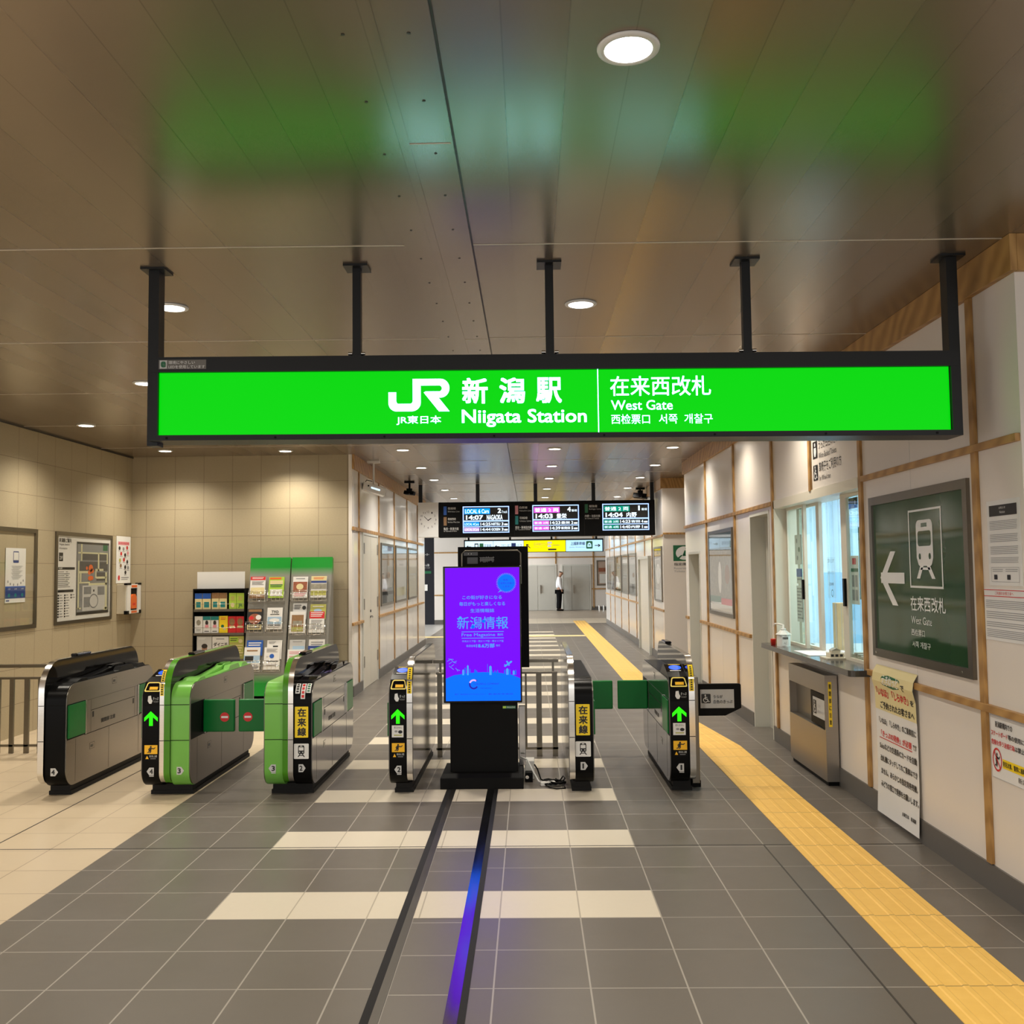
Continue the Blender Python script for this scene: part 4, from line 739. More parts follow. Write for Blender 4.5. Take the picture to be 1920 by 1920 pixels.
B2 = [((-3.788, 1.400, -3.584, 1.699), .02, .02, 'paper', [('r', 0, 0, 100, 22, 'red_ink'), ('l', 12, 5, 88, 18, 2, 'white_ink'), ('l', 10, 30, 90, 55, 4, 'grey_ink'), ('r', 5, 70, 95, 112, 'cream_paper'), ('r', 0, 118, 100, 140, 'brown_ink')], 'white magazine with a red top band, top left pocket of the left leaning rack'),
 ((-3.535, 1.407, -3.328, 1.693), .02, .02, 'lime_ink', [('r', 5, 4, 80, 16, 'orange'), ('r', 8, 24, 92, 50, 'cream_paper'), ('l', 10, 52, 90, 74, 2, 'green_ink'), ('r', 10, 84, 90, 130, 'paper')], 'yellow green brochure with an orange heading, top right pocket of the left leaning rack'),
 ((-3.800, .967, -3.591, 1.258), .02, .02, 'black_ink', [('r', 8, 4, 92, 20, 'brown_ink'), ('e', 50, 66, 40, 34, 'food_ink'), ('e', 74, 56, 18, 16, 'paper'), ('e', 28, 60, 16, 12, 'red_ink'), ('r', 4, 104, 96, 136, 'cream_paper'), ('l', 10, 108, 92, 134, 2, 'black_ink')], 'dark food magazine, middle left pocket of the left leaning rack'),
 ((-3.531, .980, -3.327, 1.271), .02, .02, 'paper', [('t', 'TYO', 28, 18, 74, 38, 'black_ink'), ('l', 20, 42, 80, 52, 1, 'black_ink'), ('r', 4, 60, 96, 108, 'sky_ink'), ('e', 50, 82, 34, 12, 'paper'), ('l', 8, 112, 92, 134, 2, 'black_ink')], 'white magazine with big thin capital letters, middle right pocket of the left leaning rack'),
 ((-3.782, .631, -3.569, .836), .012, .008, 'blue_ink', [('l', 10, 20, 90, 60, 2, 'white_ink')], 'blue brochure, rear one in the bottom left pocket of the left leaning rack'),
 ((-3.804, .443, -3.593, .741), .026, .012, 'paper', [('l', 16, 18, 84, 36, 1, 'brown_ink'), ('r', 0, 52, 100, 98, 'sky_ink'), ('r', 6, 56, 60, 90, 'black_ink'), ('e', 70, 122, 26, 14, 'grey_ink')], 'brochure with a dark building photo, front of the bottom left pocket, left rack'),
 ((-3.511, .581, -3.312, .834), .012, .008, 'paper', [('l', 10, 10, 60, 30, 3, 'grey_ink'), ('r', 40, 40, 74, 60, 'black_ink')], 'white leaflet with small dark picture, rear of the bottom right pocket, left rack'),
 ((-3.537, .442, -3.330, .739), .026, .012, 'paper', [('l', 15, 10, 85, 34, 4, 'grey_ink'), ('e', 50, 56, 15, 14, 'blue_ink'), ('l', 14, 56, 32, 66, 2, 'grey_ink'), ('l', 16, 86, 92, 98, 1, 'black_ink'), ('l', 16, 112, 92, 124, 1, 'black_ink')], 'white leaflet with a blue disc and small icons, bottom right pocket of the left rack'),
 ((-3.208, 1.400, -3.006, 1.693), .02, .02, 'paper', [('l', 20, 10, 80, 22, 1, 'grey_ink'), ('r', 3, 34, 97, 100, 'food_ink'), ('e', 48, 66, 24, 20, 'cream_paper'), ('l', 10, 108, 90, 134, 3, 'pink_ink')], 'white covered food brochure, top left pocket of the right leaning rack'),
 ((-2.960, 1.403, -2.751, 1.698), .02, .02, 'paper', [('r', 0, 0, 100, 30, 'cream_paper'), ('r', 0, 30, 100, 44, 'navy_ink'), ('r', 0, 50, 100, 84, 'photo_ink'), ('r', 0, 96, 100, 126, 'olive_ink'), ('l', 15, 8, 85, 24, 2, 'orange')], 'landscape brochure in strips of photos, top right pocket of the right leaning rack'),
 ((-3.191, 1.114, -3.005, 1.331), .012, .008, 'paper_grey', [('l', 8, 14, 60, 60, 3, 'black_ink'), ('e', 80, 40, 14, 18, 'black_ink')], 'grey leaflet with black lettering, rear one in the middle left pocket of the right rack'),
 ((-3.222, .922, -3.011, 1.215), .026, .012, 'paper', [('r', 12, 22, 88, 130, 'brown_ink'), ('r', 20, 60, 80, 90, 'photo_ink'), ('r', 14, 100, 86, 128, 'olive_ink')], 'white brochure with a framed brown photo, middle left pocket of the right leaning rack'),
 ((-2.957, 1.112, -2.745, 1.316), .012, .008, 'olive_ink', [('e', 48, 60, 26, 18, 'sky_ink'), ('l', 14, 18, 84, 34, 1, 'white_ink')], 'pale green leaflet, rear one in the middle right pocket of the right leaning rack'),
 ((-2.959, .926, -2.758, 1.213), .026, .012, 'paper', [('r', 0, 0, 100, 46, 'red_ink'), ('l', 8, 6, 92, 40, 3, 'white_ink'), ('l', 12, 56, 88, 120, 7, 'grey_ink')], 'white leaflet with a red upper third, middle right pocket of the right leaning rack'),
 ((-3.209, .602, -3.002, .837), .012, .008, 'paper_grey', [('l', 20, 12, 80, 26, 1, 'grey_ink'), ('r', 20, 50, 96, 84, 'sky_ink')], 'grey brochure with blue sea photo, rear of the bottom left pocket, right rack'),
 ((-3.225, .461, -3.007, .706), .026, .012, 'paper', [('l', 10, 16, 90, 40, 2, 'pink_ink'), ('l', 10, 50, 90, 110, 5, 'pink_ink')], 'pinkish printed leaflet, front one at the bottom left of the right leaning rack'),
 ((-2.953, .694, -2.740, .840), .012, .008, 'paper', [('l', 14, 30, 90, 90, 2, 'grey_ink')], 'white leaflet with grey heading, rear one at the bottom right of the right leaning rack'),
 ((-2.957, .540, -2.748, .751), .026, .012, 'navy_ink', [('l', 14, 24, 90, 70, 2, 'paper')], 'navy blue leaflet, front one at the bottom right of the right leaning rack')]
for a in B2: brochure(FR2, a[0], a[1]+.004, a[2], a[3], a[4], a[5], G2)
t = thing('brochure_rack', 'black brochure rack with a blank white header, left of the leaning racks', 'rack', (-4.2, 13.05, 0))
b = MB(); b.box(-4.565, -4.55, 12.96, 13.22, .02, 1.51, 'black_matte'); b.build('side_plate', t); b = MB(); b.box(-3.868, -3.853, 12.96, 13.22, .02, 1.51, 'black_matte'); b.build('side_plate', t)
b = MB(); b.box(-4.55, -3.868, 13.18, 13.2, .02, 1.51, 'black_matte'); b.build('back_board', t)
for z in (1.215, .895, .545, .2): b = MB(); b.box(-4.55, -3.868, 12.955, 13.18, z-.012, z, 'steel_dark'); b.box(-4.55, -3.868, 12.95, 12.957, z-.014, z+.02, 'steel_frame'); b.tube([(-4.555, 12.951, z+.09), (-3.863, 12.951, z+.09)], .003, 'chrome', 6); b.build('shelf', t)
b = MB(); b.box(-4.55, -3.868, 12.96, 13.2, 1.49, 1.51, 'black_matte'); b.box(-4.535, -3.885, 13.04, 13.055, 1.50, 1.74, 'white_ink'); b.build('header_board', t)
FR1 = face_y(12.995); 
def duo(top, low, blob): return [('r', 0, 0, 100, 46, top), ('r', 0, 46, 100, 140, low), ('r', 18, 72, 80, 118, blob)]
B1 = [((-4.542, 1.222, -4.443, 1.450), 'cream_paper', duo('blue_ink', 'cream_paper', 'teal_ink'), 'first blue and cream leaflet from the left, top shelf of the black rack'), ((-4.436, 1.222, -4.326, 1.449), 'cream_paper', duo('blue_ink', 'cream_paper', 'teal_ink'), 'second blue and cream leaflet from the left, top shelf of the black rack'),
 ((-4.312, 1.222, -4.217, 1.454), 'cream_paper', duo('brown_ink', 'cream_paper', 'teal_ink'), 'left one of two brown topped leaflets on the top shelf of the black rack'), ((-4.212, 1.222, -4.108, 1.453), 'cream_paper', duo('brown_ink', 'cream_paper', 'teal_ink'), 'right one of two brown topped leaflets on the top shelf of the black rack'),
 ((-4.077, 1.222, -3.979, 1.449), 'lime_ink', [('r', 24, 26, 76, 60, 'olive_ink'), ('e', 50, 100, 26, 20, 'cream_paper')], 'left one of two lime green leaflets on the top shelf of the black rack'), ((-3.974, 1.222, -3.872, 1.448), 'lime_ink', [('r', 24, 26, 76, 60, 'olive_ink'), ('t', 'JR', 24, 86, 78, 124, 'green_ink')], 'right lime green leaflet with dark green letters, top shelf of the black rack'),
 ((-4.543, .902, -4.436, 1.139), 'paper', [('e', 50, 50, 28, 22, 'photo_ink'), ('l', 20, 100, 80, 124, 2, 'grey_ink')], 'white leaflet with a small photo, far left of the middle shelf of the black rack'), ((-4.429, .902, -4.327, 1.138), 'paper', [('r', 0, 0, 100, 30, 'teal_ink'), ('e', 50, 52, 20, 20, 'hair'), ('e', 50, 80, 26, 14, 'pink_ink'), ('l', 20, 116, 80, 128, 1, 'black_ink')], 'left one of two white leaflets with a dark top, middle shelf of the black rack'),
 ((-4.321, .902, -4.218, 1.137), 'paper', [('r', 0, 0, 100, 30, 'teal_ink'), ('e', 50, 52, 20, 20, 'hair'), ('e', 50, 80, 26, 14, 'pink_ink'), ('l', 20, 116, 80, 128, 1, 'black_ink')], 'right one of two white leaflets with a dark top, middle shelf of the black rack'), ((-4.210, .902, -4.094, 1.141), 'yellow_ink', [('l', 20, 12, 80, 36, 2, 'orange'), ('e', 40, 80, 18, 12, 'green_ink'), ('e', 62, 100, 16, 12, 'cream_paper')], 'bright yellow leaflet on the middle shelf of the black rack'),
 ((-4.087, .902, -3.982, 1.134), 'red_ink', [('e', 50, 44, 36, 30, 'brown_ink'), ('r', 14, 76, 86, 94, 'cream_paper')], 'left one of two dark red leaflets on the middle shelf of the black rack'), ((-3.978, .902, -3.871, 1.133), 'red_ink', [('e', 50, 44, 36, 30, 'brown_ink'), ('r', 14, 76, 86, 94, 'cream_paper')], 'right one of two dark red leaflets on the middle shelf of the black rack'),
 ((-4.512, .552, -4.309, .869), 'paper_grey', [('l', 10, 8, 60, 22, 2, 'white_ink'), ('r', 18, 104, 92, 140, 'white_ink'), ('e', 52, 72, 18, 22, 'skin'), ('e', 52, 58, 20, 14, 'hair')], 'grey magazine with a portrait of a dark haired person, bottom shelf of the black rack'), ((-4.301, .552, -4.080, .866), 'paper', [('t', 'ダイニチ', 8, 36, 94, 60, 'black_ink'), ('l', 24, 12, 74, 26, 1, 'grey_ink'), ('r', 0, 70, 70, 86, 'black_ink')], 'white magazine with bold black lettering, middle of the bottom shelf of the black rack'), ((-4.072, .552, -3.869, .870), 'olive_ink', [('r', 4, 6, 60, 36, 'lime_ink'), ('l', 8, 14, 56, 34, 2, 'black_ink'), ('e', 76, 30, 14, 12, 'cream_paper'), ('l', 8, 52, 92, 126, 5, 'cream_paper')], 'olive yellow magazine at the right of the bottom shelf of the black rack')]
for a in B1: brochure(FR1, a[0], 0, .02, a[1], a[2], a[3], 'leaflets on the black rack')

# ------------------------------------------------------------------ left wall: framed boards, notice, box
def wall_frame(name, label, fr, u0, u1, v0, v1, fw_, mt, back, art=None, cat='poster frame', glass='acrylic', group=None):
    c = fr.p((u0+u1)/2, v0, 0); t = thing(name, label, cat, c, group)
    b = MB()
    for a0, a1, b0, b1 in ((u0, u1, v0, v0+fw_), (u0, u1, v1-fw_, v1), (u0, u0+fw_, v0+fw_, v1-fw_), (u1-fw_, u1, v0+fw_, v1-fw_)): b.obox(fr, a0, a1, b0, b1, 0, .022, mt)
    b.build('frame', t)
    if back:
        b = MB(); b.obox(fr, u0+fw_, u1-fw_, v0+fw_, v1-fw_, 0, .008, back)
        if art: art(CV(b, fr, (u0+fw_, v0+fw_, u1-fw_, v1-fw_), (0, 0, 100, 100), n=.009))
        b.build('print', t)
    if glass: b = MB(); b.obox(fr, u0+fw_, u1-fw_, v0+fw_, v1-fw_, .017, .019, glass); b.build('cover_glass', t)
    return t
FL = face_l()
wall_frame('display_case', 'wide framed wall case with one poster, cut by the left edge', FL, 9.0, 10.66, 1.135, 2.235, .045, 'steel_frame', None, glass='acrylic')
b = MB(); b.obox(FL, 10.03, 10.434, 1.43, 2.014, .004, .007, 'paper'); cv = CV(b, FL, (10.03, 1.43, 10.434, 2.014), (0, 0, 100, 140), n=.0075)
cv.poly(arcs([(36, 8), (64, 8), (64, 38), (36, 38)], 3, 3), 'navy_ink', 1).rect(38, 11, 62, 31, 'paper', 2)
for k in range(12): cv.rect(28+(k % 3)*3, 46+k*3, 84-(k % 4)*6, 47+k*3, 'grey_ink', 1)
for x, y in ((12, 86), (24, 92), (40, 94), (60, 94), (76, 90), (88, 84)): cv.ell(x, y, 3, 3.5, 'grey_ink', 1, 10)
cv.rect(0, 101, 100, 129, 'navy_ink', 1).rect(0, 98, 100, 101, 'blue_ink', 1).rect(4, 133, 20, 136, 'navy_ink', 1)
for x in (18, 50, 84): cv.ell(x, 121, 6, 5, 'teal_ink', 2, 10).text('お得', x-6, 103, x+6, 107, 'white_ink', 2)
tag(b.build('poster'), 'narrow white poster with a navy bottom inside the left wall case', 'poster')
def station_map(cv):
    cv.text('新潟駅ご案内', 3, 3, 24, 8, 'black_ink', 2, .02).text('Niigata Station', 3, 9, 21, 12, 'black_ink').text('Information', 3, 13.5, 17, 16, 'black_ink').rect(3, 20, 10, 30, 'black_ink').text('2F', 4, 24, 9, 28, 'white_ink', 3)
    cv.rect(2, 37, 31, 40, 'black_ink').rect(2, 63.5, 29, 66.5, 'black_ink'); cv.text('新潟駅', 3, 37.5, 9, 39.5, 'white_ink', 3)
    for k in range(9): cv.rect(2, 42+k*2.2, 12+(k*5) % 9, 43+k*2.2, 'grey_ink'); cv.rect(15, 42+k*2.2, 19+(k*3) % 5, 43+k*2.2, 'grey_ink')
    for c_ in range(3):
        for k in range(9 if c_ < 2 else 2): cv.rect(2+c_*11, 69+k*3.1, 4.2+c_*11, 71+k*3.1, 'black_ink'); cv.rect(5+c_*11, 69.3+k*3.1, 9+c_*11+(k % 3), 70.3+k*3.1, 'grey_ink')
    x0, y0, x1, y1 = 34, 6, 97, 95; f = lambda a, b_: (x0+a*(x1-x0)/100, y0+b_*(y1-y0)/100)
    def R(a, b_, c_, d, mt, l=1): cv.rect(*f(a, b_), *f(c_, d), mt, l)
    cv.rect(x0, y0, x1, y1, 'map_grey', 1); cv.box(x0, y0, x1, y1, .7, 'black_ink', 3); R(2, 0, 98, 3, 'black_ink', 2); R(2, 96, 98, 100, 'black_ink', 2)
    R(14, 4, 80, 14, 'map_grey', 2); R(80, 3, 95, 11, 'green_ink', 2); R(14, 16, 64, 25, 'map_dark', 2); R(68, 16, 96, 25, 'map_dark', 2); R(6, 27, 64, 40, 'map_dark', 2); R(70, 27, 96, 40, 'map_dark', 2); R(60, 42, 96, 54, 'map_dark', 2)
    for q in ((12, 3, 16, 26), (4, 14, 95, 16), (4, 26, 8, 92), (92, 14, 96, 30), (64, 14, 68, 40), (56, 37, 82, 40), (8, 40, 36, 43), (10, 43, 14, 56), (36, 57, 94, 60), (88, 42, 94, 95), (56, 40, 60, 50), (60, 48, 92, 51), (6, 55, 40, 57), (2, 90, 14, 92)): R(*q, 'map_path', 3)
    for a, b_, ra, rb in ((42, 36, 7, 6), (38, 42, 5, 4), (46, 40, 6, 4), (42, 50, 9, 4), (30, 36, 3, 3)): cv.ell(*f(a, b_), ra*.6, rb*.75, 'orange', 4, 14)
    R(18, 60, 88, 95, 'paper_grey', 2)
    for q in ((22, 62, 44, 72), (22, 76, 40, 90), (64, 62, 86, 74)): R(*q, 'map_grey', 3)
    cv.ring(*f(52, 82), 9, 9, 1.5, 'map_grey', 4, 24); R(50, 66, 54, 69, 'black_ink', 4); R(84, 92, 96, 96, 'map_path', 3)
wall_frame('information_board', 'framed station map board with an orange area, on the left tiled wall', FL, 11.085, 12.595, 1.134, 2.228, .042, 'steel_frame', 'paper', station_map, 'map board')
b = MB(); b.obox(FL, 12.75, 13.20, 1.60, 2.235, .001, .005, 'white_ink'); b.obox(FL, 12.735, 13.215, 1.585, 2.25, 0, .003, 'acrylic'); cv = CV(b, FL, (12.75, 1.60, 13.20, 2.235), (0, 0, 100, 140), n=.0055)
cv.rect(10, 16, 90, 26, 'pink_ink').text('非常用設備', 14, 18, 86, 24, 'red_ink')
for x, y, c_ in ((20, 36, 'black_ink'), (48, 38, 'grey_ink'), (74, 34, 'red_ink'), (32, 52, 'red_ink'), (60, 56, 'black_ink'), (80, 50, 'pink_ink'), (24, 72, 'olive_ink'), (52, 70, 'red_ink'), (76, 76, 'black_ink'), (30, 88, 'brown_ink'), (62, 92, 'black_ink'), (82, 94, 'grey_ink'), (64, 108, 'black_ink')): cv.ell(x, y, 7, 6, c_, 2, 10).rect(x-9, y+7, x+9, y+8.5, 'grey_ink', 2)
cv.ell(18, 124, 7, 8, 'red_ink', 2, 14).rect(34, 122, 88, 125, 'grey_ink', 2).rect(34, 128, 80, 130, 'grey_ink', 2); tag(b.build('notice'), 'white illustrated notice above the wall box in the tiled corner', 'notice')
t = thing('emergency_box', 'cream wall box with an orange device behind its window, in the tiled corner', 'box', (-5.46, 13.0, 1.185))
b = MB(); b.box(WL, -5.405, 12.78, 13.235, 1.19, 1.585, 'cream_plastic'); b.build('case', t, bevel=.006)
F = face_l(-5.405); b = MB()
for a0, a1, b0, b1 in ((12.785, 13.235, 1.19, 1.235), (12.785, 13.235, 1.53, 1.585), (12.785, 12.90, 1.235, 1.53), (13.13, 13.235, 1.235, 1.53)): b.obox(F, a0, a1, b0, b1, 0, .018, 'white_plastic')
b.obox(F, 12.92, 13.10, 1.54, 1.572, .018, .020, 'orange'); b.obox(F, 12.92, 13.10, 1.197, 1.225, .018, .020, 'orange'); b.build('door', t, bevel=.003)
b = MB(); b.obox(F, 12.90, 13.13, 1.235, 1.53, 0, .003, 'black_matte'); b.build('window', t)
b = MB(); b.prism(F, arcs([(12.905, 1.255), (13.07, 1.255), (13.07, 1.40), (13.03, 1.45), (12.95, 1.45), (12.905, 1.42)], .02, 4), .003, .03, 'orange'); b.obox(F, 12.94, 13.02, 1.30, 1.33, .03, .032, 'red_ink'); b.build('device', t)
b = MB()
for q in ((12.77, 12.90, 1.575, 1.60), (13.13, 13.24, 1.575, 1.60), (12.77, 12.84, 1.182, 1.23), (13.17, 13.24, 1.182, 1.23)): b.obox(F, *q, -.02, .022, 'black_matte')
b.build('corner_guard', t)

# ------------------------------------------------------------------ left corridor wall posters, cameras
FC = face_l(-2.45)
def glossy_art(kind):
    def a(cv):
        if kind == 0: cv.rect(0, 74, 100, 100, 'map_grey', 1).rect(0, 80, 100, 86, 'black_ink', 2).ell(62, 52, 16, 6, 'brown_ink', 2).rect(20, 8, 80, 12, 'grey_ink', 1)
        elif kind == 1: cv.rect(8, 76, 92, 92, 'map_path', 1).rect(30, 30, 70, 34, 'grey_ink', 1)
        else: cv.rect(10, 10, 90, 20, 'paper', 1).rect(20, 50, 80, 53, 'grey_ink', 1).rect(20, 58, 70, 60, 'grey_ink', 1)
    return a
GP = 'glazed posters on the left corridor wall'
for k, (y0, y1, lb) in enumerate(((15.75, 17.17, 'glazed poster nearest the double door on the left corridor wall'), (17.47, 19.04, 'middle of three glazed posters on the left corridor wall'), (19.28, 20.82, 'glazed poster farthest along the left corridor wall'))):
    wall_frame('framed_poster', lb, FC, y0, y1, 1.146, 2.19, .04, 'steel_frame', ('poster_art', 'paper_grey', 'poster_gold')[k], glossy_art(k), group=GP)
def ceiling_camera(label, x, y, z, size, mt, white):
    t = thing('security_camera', label, 'camera', (x, y, z)); b = MB(); b.cyl((x, y, z+size*.3), (x, y, CE-.02), .014 if white else .02, mt, 10); b.box(x-.09, x+.09, y-.05, y+.05, CE-.03, CE, mt); b.build('mount', t)
    a = .35 if white else .2; F = Fr((x, y, z), (math.cos(.5), .25 if white else -.3, -.28 if white else -.12), (.2, .1, 1))
    b = MB(); b.obox(F, -size, size, -size*.34, size*.34, -size*.45, size*.45, mt); b.build('body', t, bevel=.008)
    b = MB()
    if white: b.obox(F, -size*.3, size*.5, -size*.05, size*.1, size*.45, size*.46, 'guide_white'); b.cyl(F.p(-size*.55, size*.1, size*.44), F.p(-size*.55, size*.1, size*.5), size*.07, 'black', 12)
    else: b.cyl(F.p(size*.2, -size*.05, size*.4), F.p(size*.2, -size*.05, size*.75), size*.3, 'black_gloss', 16); b.box(x-.05, x+.05, y-.05, y+.05, z+size*.34, z+size*.8, mt)
    b.build('lens', t)
    if white: b = MB(); b.tube([(x-.15, y, z+.07), (x-.10, y-.02, z+.14), (x-.02, y, z+.12)], .006, 'black_matte', 6); b.build('cable', t)
ceiling_camera('white camera hanging from the ceiling at the mouth of the left corridor wall', -2.29, 14.1, 2.93, .17, 'white_plastic', True)
ceiling_camera('small black camera hanging above the wall clock of the departure board', -2.17, 17.4, 3.14, .10, 'black_matte', False)
ceiling_camera('small black camera hanging behind the right end of the departure board', 2.27, 19.5, 3.19, .14, 'black_matte', False)

# ------------------------------------------------------------------ departure board and clock
t = thing('departure_board', 'long black departure board with three lit screens across the corridor', 'sign', (.33, 18.2, 2.34))
Y = 18.1; b = MB(); b.box(-1.705, 2.375, Y, Y+.28, 2.345, 3.01, 'black_matte')
for x in (-.275, 1.045): b.box(x-.004, x+.004, Y-.004, Y, 2.35, 3.005, 'rubber')
b.build('housing', t)
for x in (-.97, .13, 1.23, 2.34): b = MB(); b.box(x-.035, x+.035, Y+.08, Y+.15, 3.0, CE, 'frame_black'); b.build('hanger', t)
F = face_y(Y); SHB = -.0046
def line_cv(): global s, cv; s = MB(); cv = CV(s, F, (-1.705, 2.345, 2.375, 3.01), (172, 406, 1789, 668), n=.002)
line_cv()
def line_name(a, b_, col, jp, en, dy=0):
    cv.rect(a, b_, a+23, b_+64, col, 1); cv.text(jp, a+32, b_+6, a+92, b_+24, 'white_ink').text(en, a+32, b_+32, a+120, b_+44, 'paper_grey')
line_name(208, 437, 'blue_ink', '信越線', 'Shin\'etsu Line'); line_name(208, 516, 'brown_ink', '磐越西線', 'Ban\'etsu West Line'); cv.text('亀田・新津方面', 208, 594, 320, 614, 'white_ink').text('for Kameda & Niitsu', 208, 616, 306, 626, 'paper_grey'); s.build('line_names', t); line_cv()
line_name(745, 437, 'pink_ink', '白新線', 'Hakushin Line'); line_name(745, 514, 'teal_ink', '羽越線', 'Uetsu Line'); cv.text('豊栄・新発田方面', 745, 590, 866, 610, 'white_ink').text('for Toyosaka & Shibata', 745, 612, 858, 622, 'paper_grey'); s.build('line_names', t); line_cv()
line_name(1267, 433, 'green_ink', '越後線', 'Echigo Line'); cv.text('内野・吉田方面', 1267, 512, 1380, 530, 'white_ink').text('for Uchino & Yoshida', 1267, 534, 1372, 544, 'paper_grey'); s.build('line_names', t)
def screen(a0, b0, k, rows):
    s = MB(); cv = CV(s, F, (-1.705, 2.345, 2.375, 3.01), (172, 404, 1789, 666), n=.003); A = lambda x: a0+x; B = lambda y: b0+y
    cv.rect(A(0), B(0), A(348), B(198), 'black_ink', 0); cv.box(A(0), B(0), A(348), B(198), 7, 'led_frame', 1); cv.rect(A(7), B(105), A(341), B(115), 'led_frame', 1).rect(A(7), B(149), A(341), B(155), 'led_frame', 1)
    (t1, c1, n1, u1, tm, dst, en), r2_, r3_ = rows
    cv.rect(A(12), B(16), A(204), B(58), c1, 1); cv.text(t1, A(18), B(22), A(196), B(52), 'led_white', 2, .01).text(n1, A(262 if n1 != '1' else 268), B(16), A(288 if n1 != '1' else 280), B(52), 'led_white', 2, .03).text(u1, A(292), B(34), A(334), B(52), 'led_white', 2)
    cv.text(tm, A(24), B(66), A(152), B(100), 'led_white', 2, .03).text(dst, A(180), B(64), A(298 if en else 256), B(102), 'led_white', 2, .02)
    for (tt, cc, tm, ds, nn), y in ((r2_, 119), (r3_, 159)):
        cv.rect(A(10), B(y), A(124), B(y+27), cc, 1); cv.text(tt, A(14), B(y+5), A(120), B(y+23), 'led_white', 2).text(tm, A(132), B(y+3), A(208), B(y+25), 'led_white', 2, .02).text(ds, A(214), B(y+4), A(280), B(y+24), 'led_white', 2, .02).text(nn, A(290 if nn != '1' else 294), B(y+3), A(304 if nn != '1' else 300), B(y+25), 'led_white', 2, .03).rect(A(310), B(y+12), A(336), B(y+24), 'led_white', 2)
    s.build('screen', t)
screen(352, 437, 0, (('LOCAL 6 Cars', 'led_blue', '2', 'Track', '14:07', 'NAGAOKA', 1), ('LOCAL 4Cars', 'led_blue', '14:25', 'NIITSU', '3'), ('LOCAL 2Cars', 'led_lilac', '14:44', 'GOSEN', '3')))
screen(874, 433, 1, (('普通 2 両', 'led_pink', '4', '番線', '14:03', '豊栄', 0), ('普通 2両', 'led_pink', '14:23', '豊栄', '2'), ('普通 4両', 'led_pink', '14:39', '新発田', '5')))
screen(1397, 430, 2, (('普通 2 両', 'led_green', '1', '番線', '14:04', '内野', 0), ('普通 2両', 'led_green', '14:23', '吉田', '4'), ('普通 4両', 'led_green', '14:40', '内野', '1')))
t = thing('station_clock', 'square white station clock at the left end of the departure board', 'clock', (-1.9, 18.2, 2.35))
b = MB(); b.box(-2.10, -1.712, Y, Y+.26, 2.352, 3.01, 'white_plastic'); b.build('case', t); b = MB(); b.box(-2.095, -2.025, Y+.08, Y+.15, 3.0, CE, 'frame_black'); b.build('hanger', t)
s = MB(); cv = CV(s, F, (-2.10, 2.352, -1.712, 3.01), (15, 410, 170, 672), n=.001); cv.rect(17, 412, 168, 670, 'paper', 0)
for h in range(1, 13): a = math.radians(h*30-90); cx, cy_ = 92+58*math.cos(a), 540+60*math.sin(a); cv.text(str(h), cx-(8 if h > 9 else 4.5), cy_-7, cx+(8 if h > 9 else 4.5), cy_+7, 'black_ink', 1)
s.build('dial', t)
s = MB(); cv = CV(s, F, (-2.10, 2.352, -1.712, 3.01), (15, 410, 170, 672), n=.004); cv.line(92, 545, 116, 528, 6, 'black_ink').line(92, 545, 62, 515, 4, 'black_ink').ell(92, 545, 4, 4, 'black_ink', 1, 12); s.build('hands', t)
b = MB(); b.add([(-2.10, Y-.02, 2.352), (-1.712, Y-.02, 2.352), (-1.712, Y-.02, 2.60), (-1.80, Y-.02, 2.54), (-1.95, Y-.02, 2.47), (-2.10, Y-.02, 2.39), (-2.10, Y, 2.352), (-1.712, Y, 2.352), (-1.712, Y, 2.60), (-1.80, Y, 2.54), (-1.95, Y, 2.47), (-2.10, Y, 2.39)], [(0, 1, 2, 3, 4, 5), (0, 6, 7, 1), (1, 7, 8, 2), (2, 8, 9, 3), (3, 9, 10, 4), (4, 10, 11, 5), (5, 11, 6, 0)], 'white_ink'); b.build('glare_patch', t)  # white shape standing in for lamp glare on the flat clock glass

# ------------------------------------------------------------------ right wall: window, counter, map, notices
r = bpy.data.objects.new('window_1', None); r.location = (WR, 8.26, .95); C.objects.link(r); r['kind'] = 'structure'
b = MB(); b.box(WR-.012, WR+.24, 9.46, 9.50, .95, 2.36, 'cream_frame'); b.box(WR-.012, WR+.24, 7.015, 7.04, .95, 2.36, 'cream_frame'); b.box(WR-.012, WR+.24, 7.03, 9.50, 2.29, 2.37, 'cream_frame'); b.build('frame', r)
def pane(y0, y1, x, gl='glass', st=.045):
    b = MB()
    for a0, a1, z0, z1 in ((y0, y0+st, .965, 2.295), (y1-st, y1, .965, 2.295), (y0+st, y1-st, .965, 1.0), (y0+st, y1-st, 2.265, 2.295)): b.box(x, x+.03, a0, a1, z0, z1, 'cream_frame')
    o = b.build('sash', r); g = MB(); g.box(x+.012, x+.018, y0+st, y1-st, 1.0, 2.265, gl); g.build('pane', r, o); return o
pane(8.85, 9.46, WR+.10, st=.05); pane(8.55, 9.25, WR+.15, st=.085); o = pane(7.04, 7.80, WR+.10, st=.13)
b = MB(); n = 24
for i in range(n):
    y = 7.55+i*.048; x = WR+.21+.006*math.sin(i*1.9); x2 = WR+.21+.006*math.sin((i+1)*1.9); b.add([(x, y, .98), (x2, y+.048, .98), (x2, y+.048, 2.29), (x, y, 2.29)], [(0, 3, 2, 1)], 'plastic_sheet', True)
b.build('plastic_sheet', r)
b = MB(); b.box(WR+.08, WR+.10, 7.70, 7.74, 1.40, 1.62, 'black'); b.build('handle', r, o); b = MB(); b.box(WR+.08, WR+.10, 8.87, 8.90, 1.42, 1.60, 'black'); b.build('handle', r)
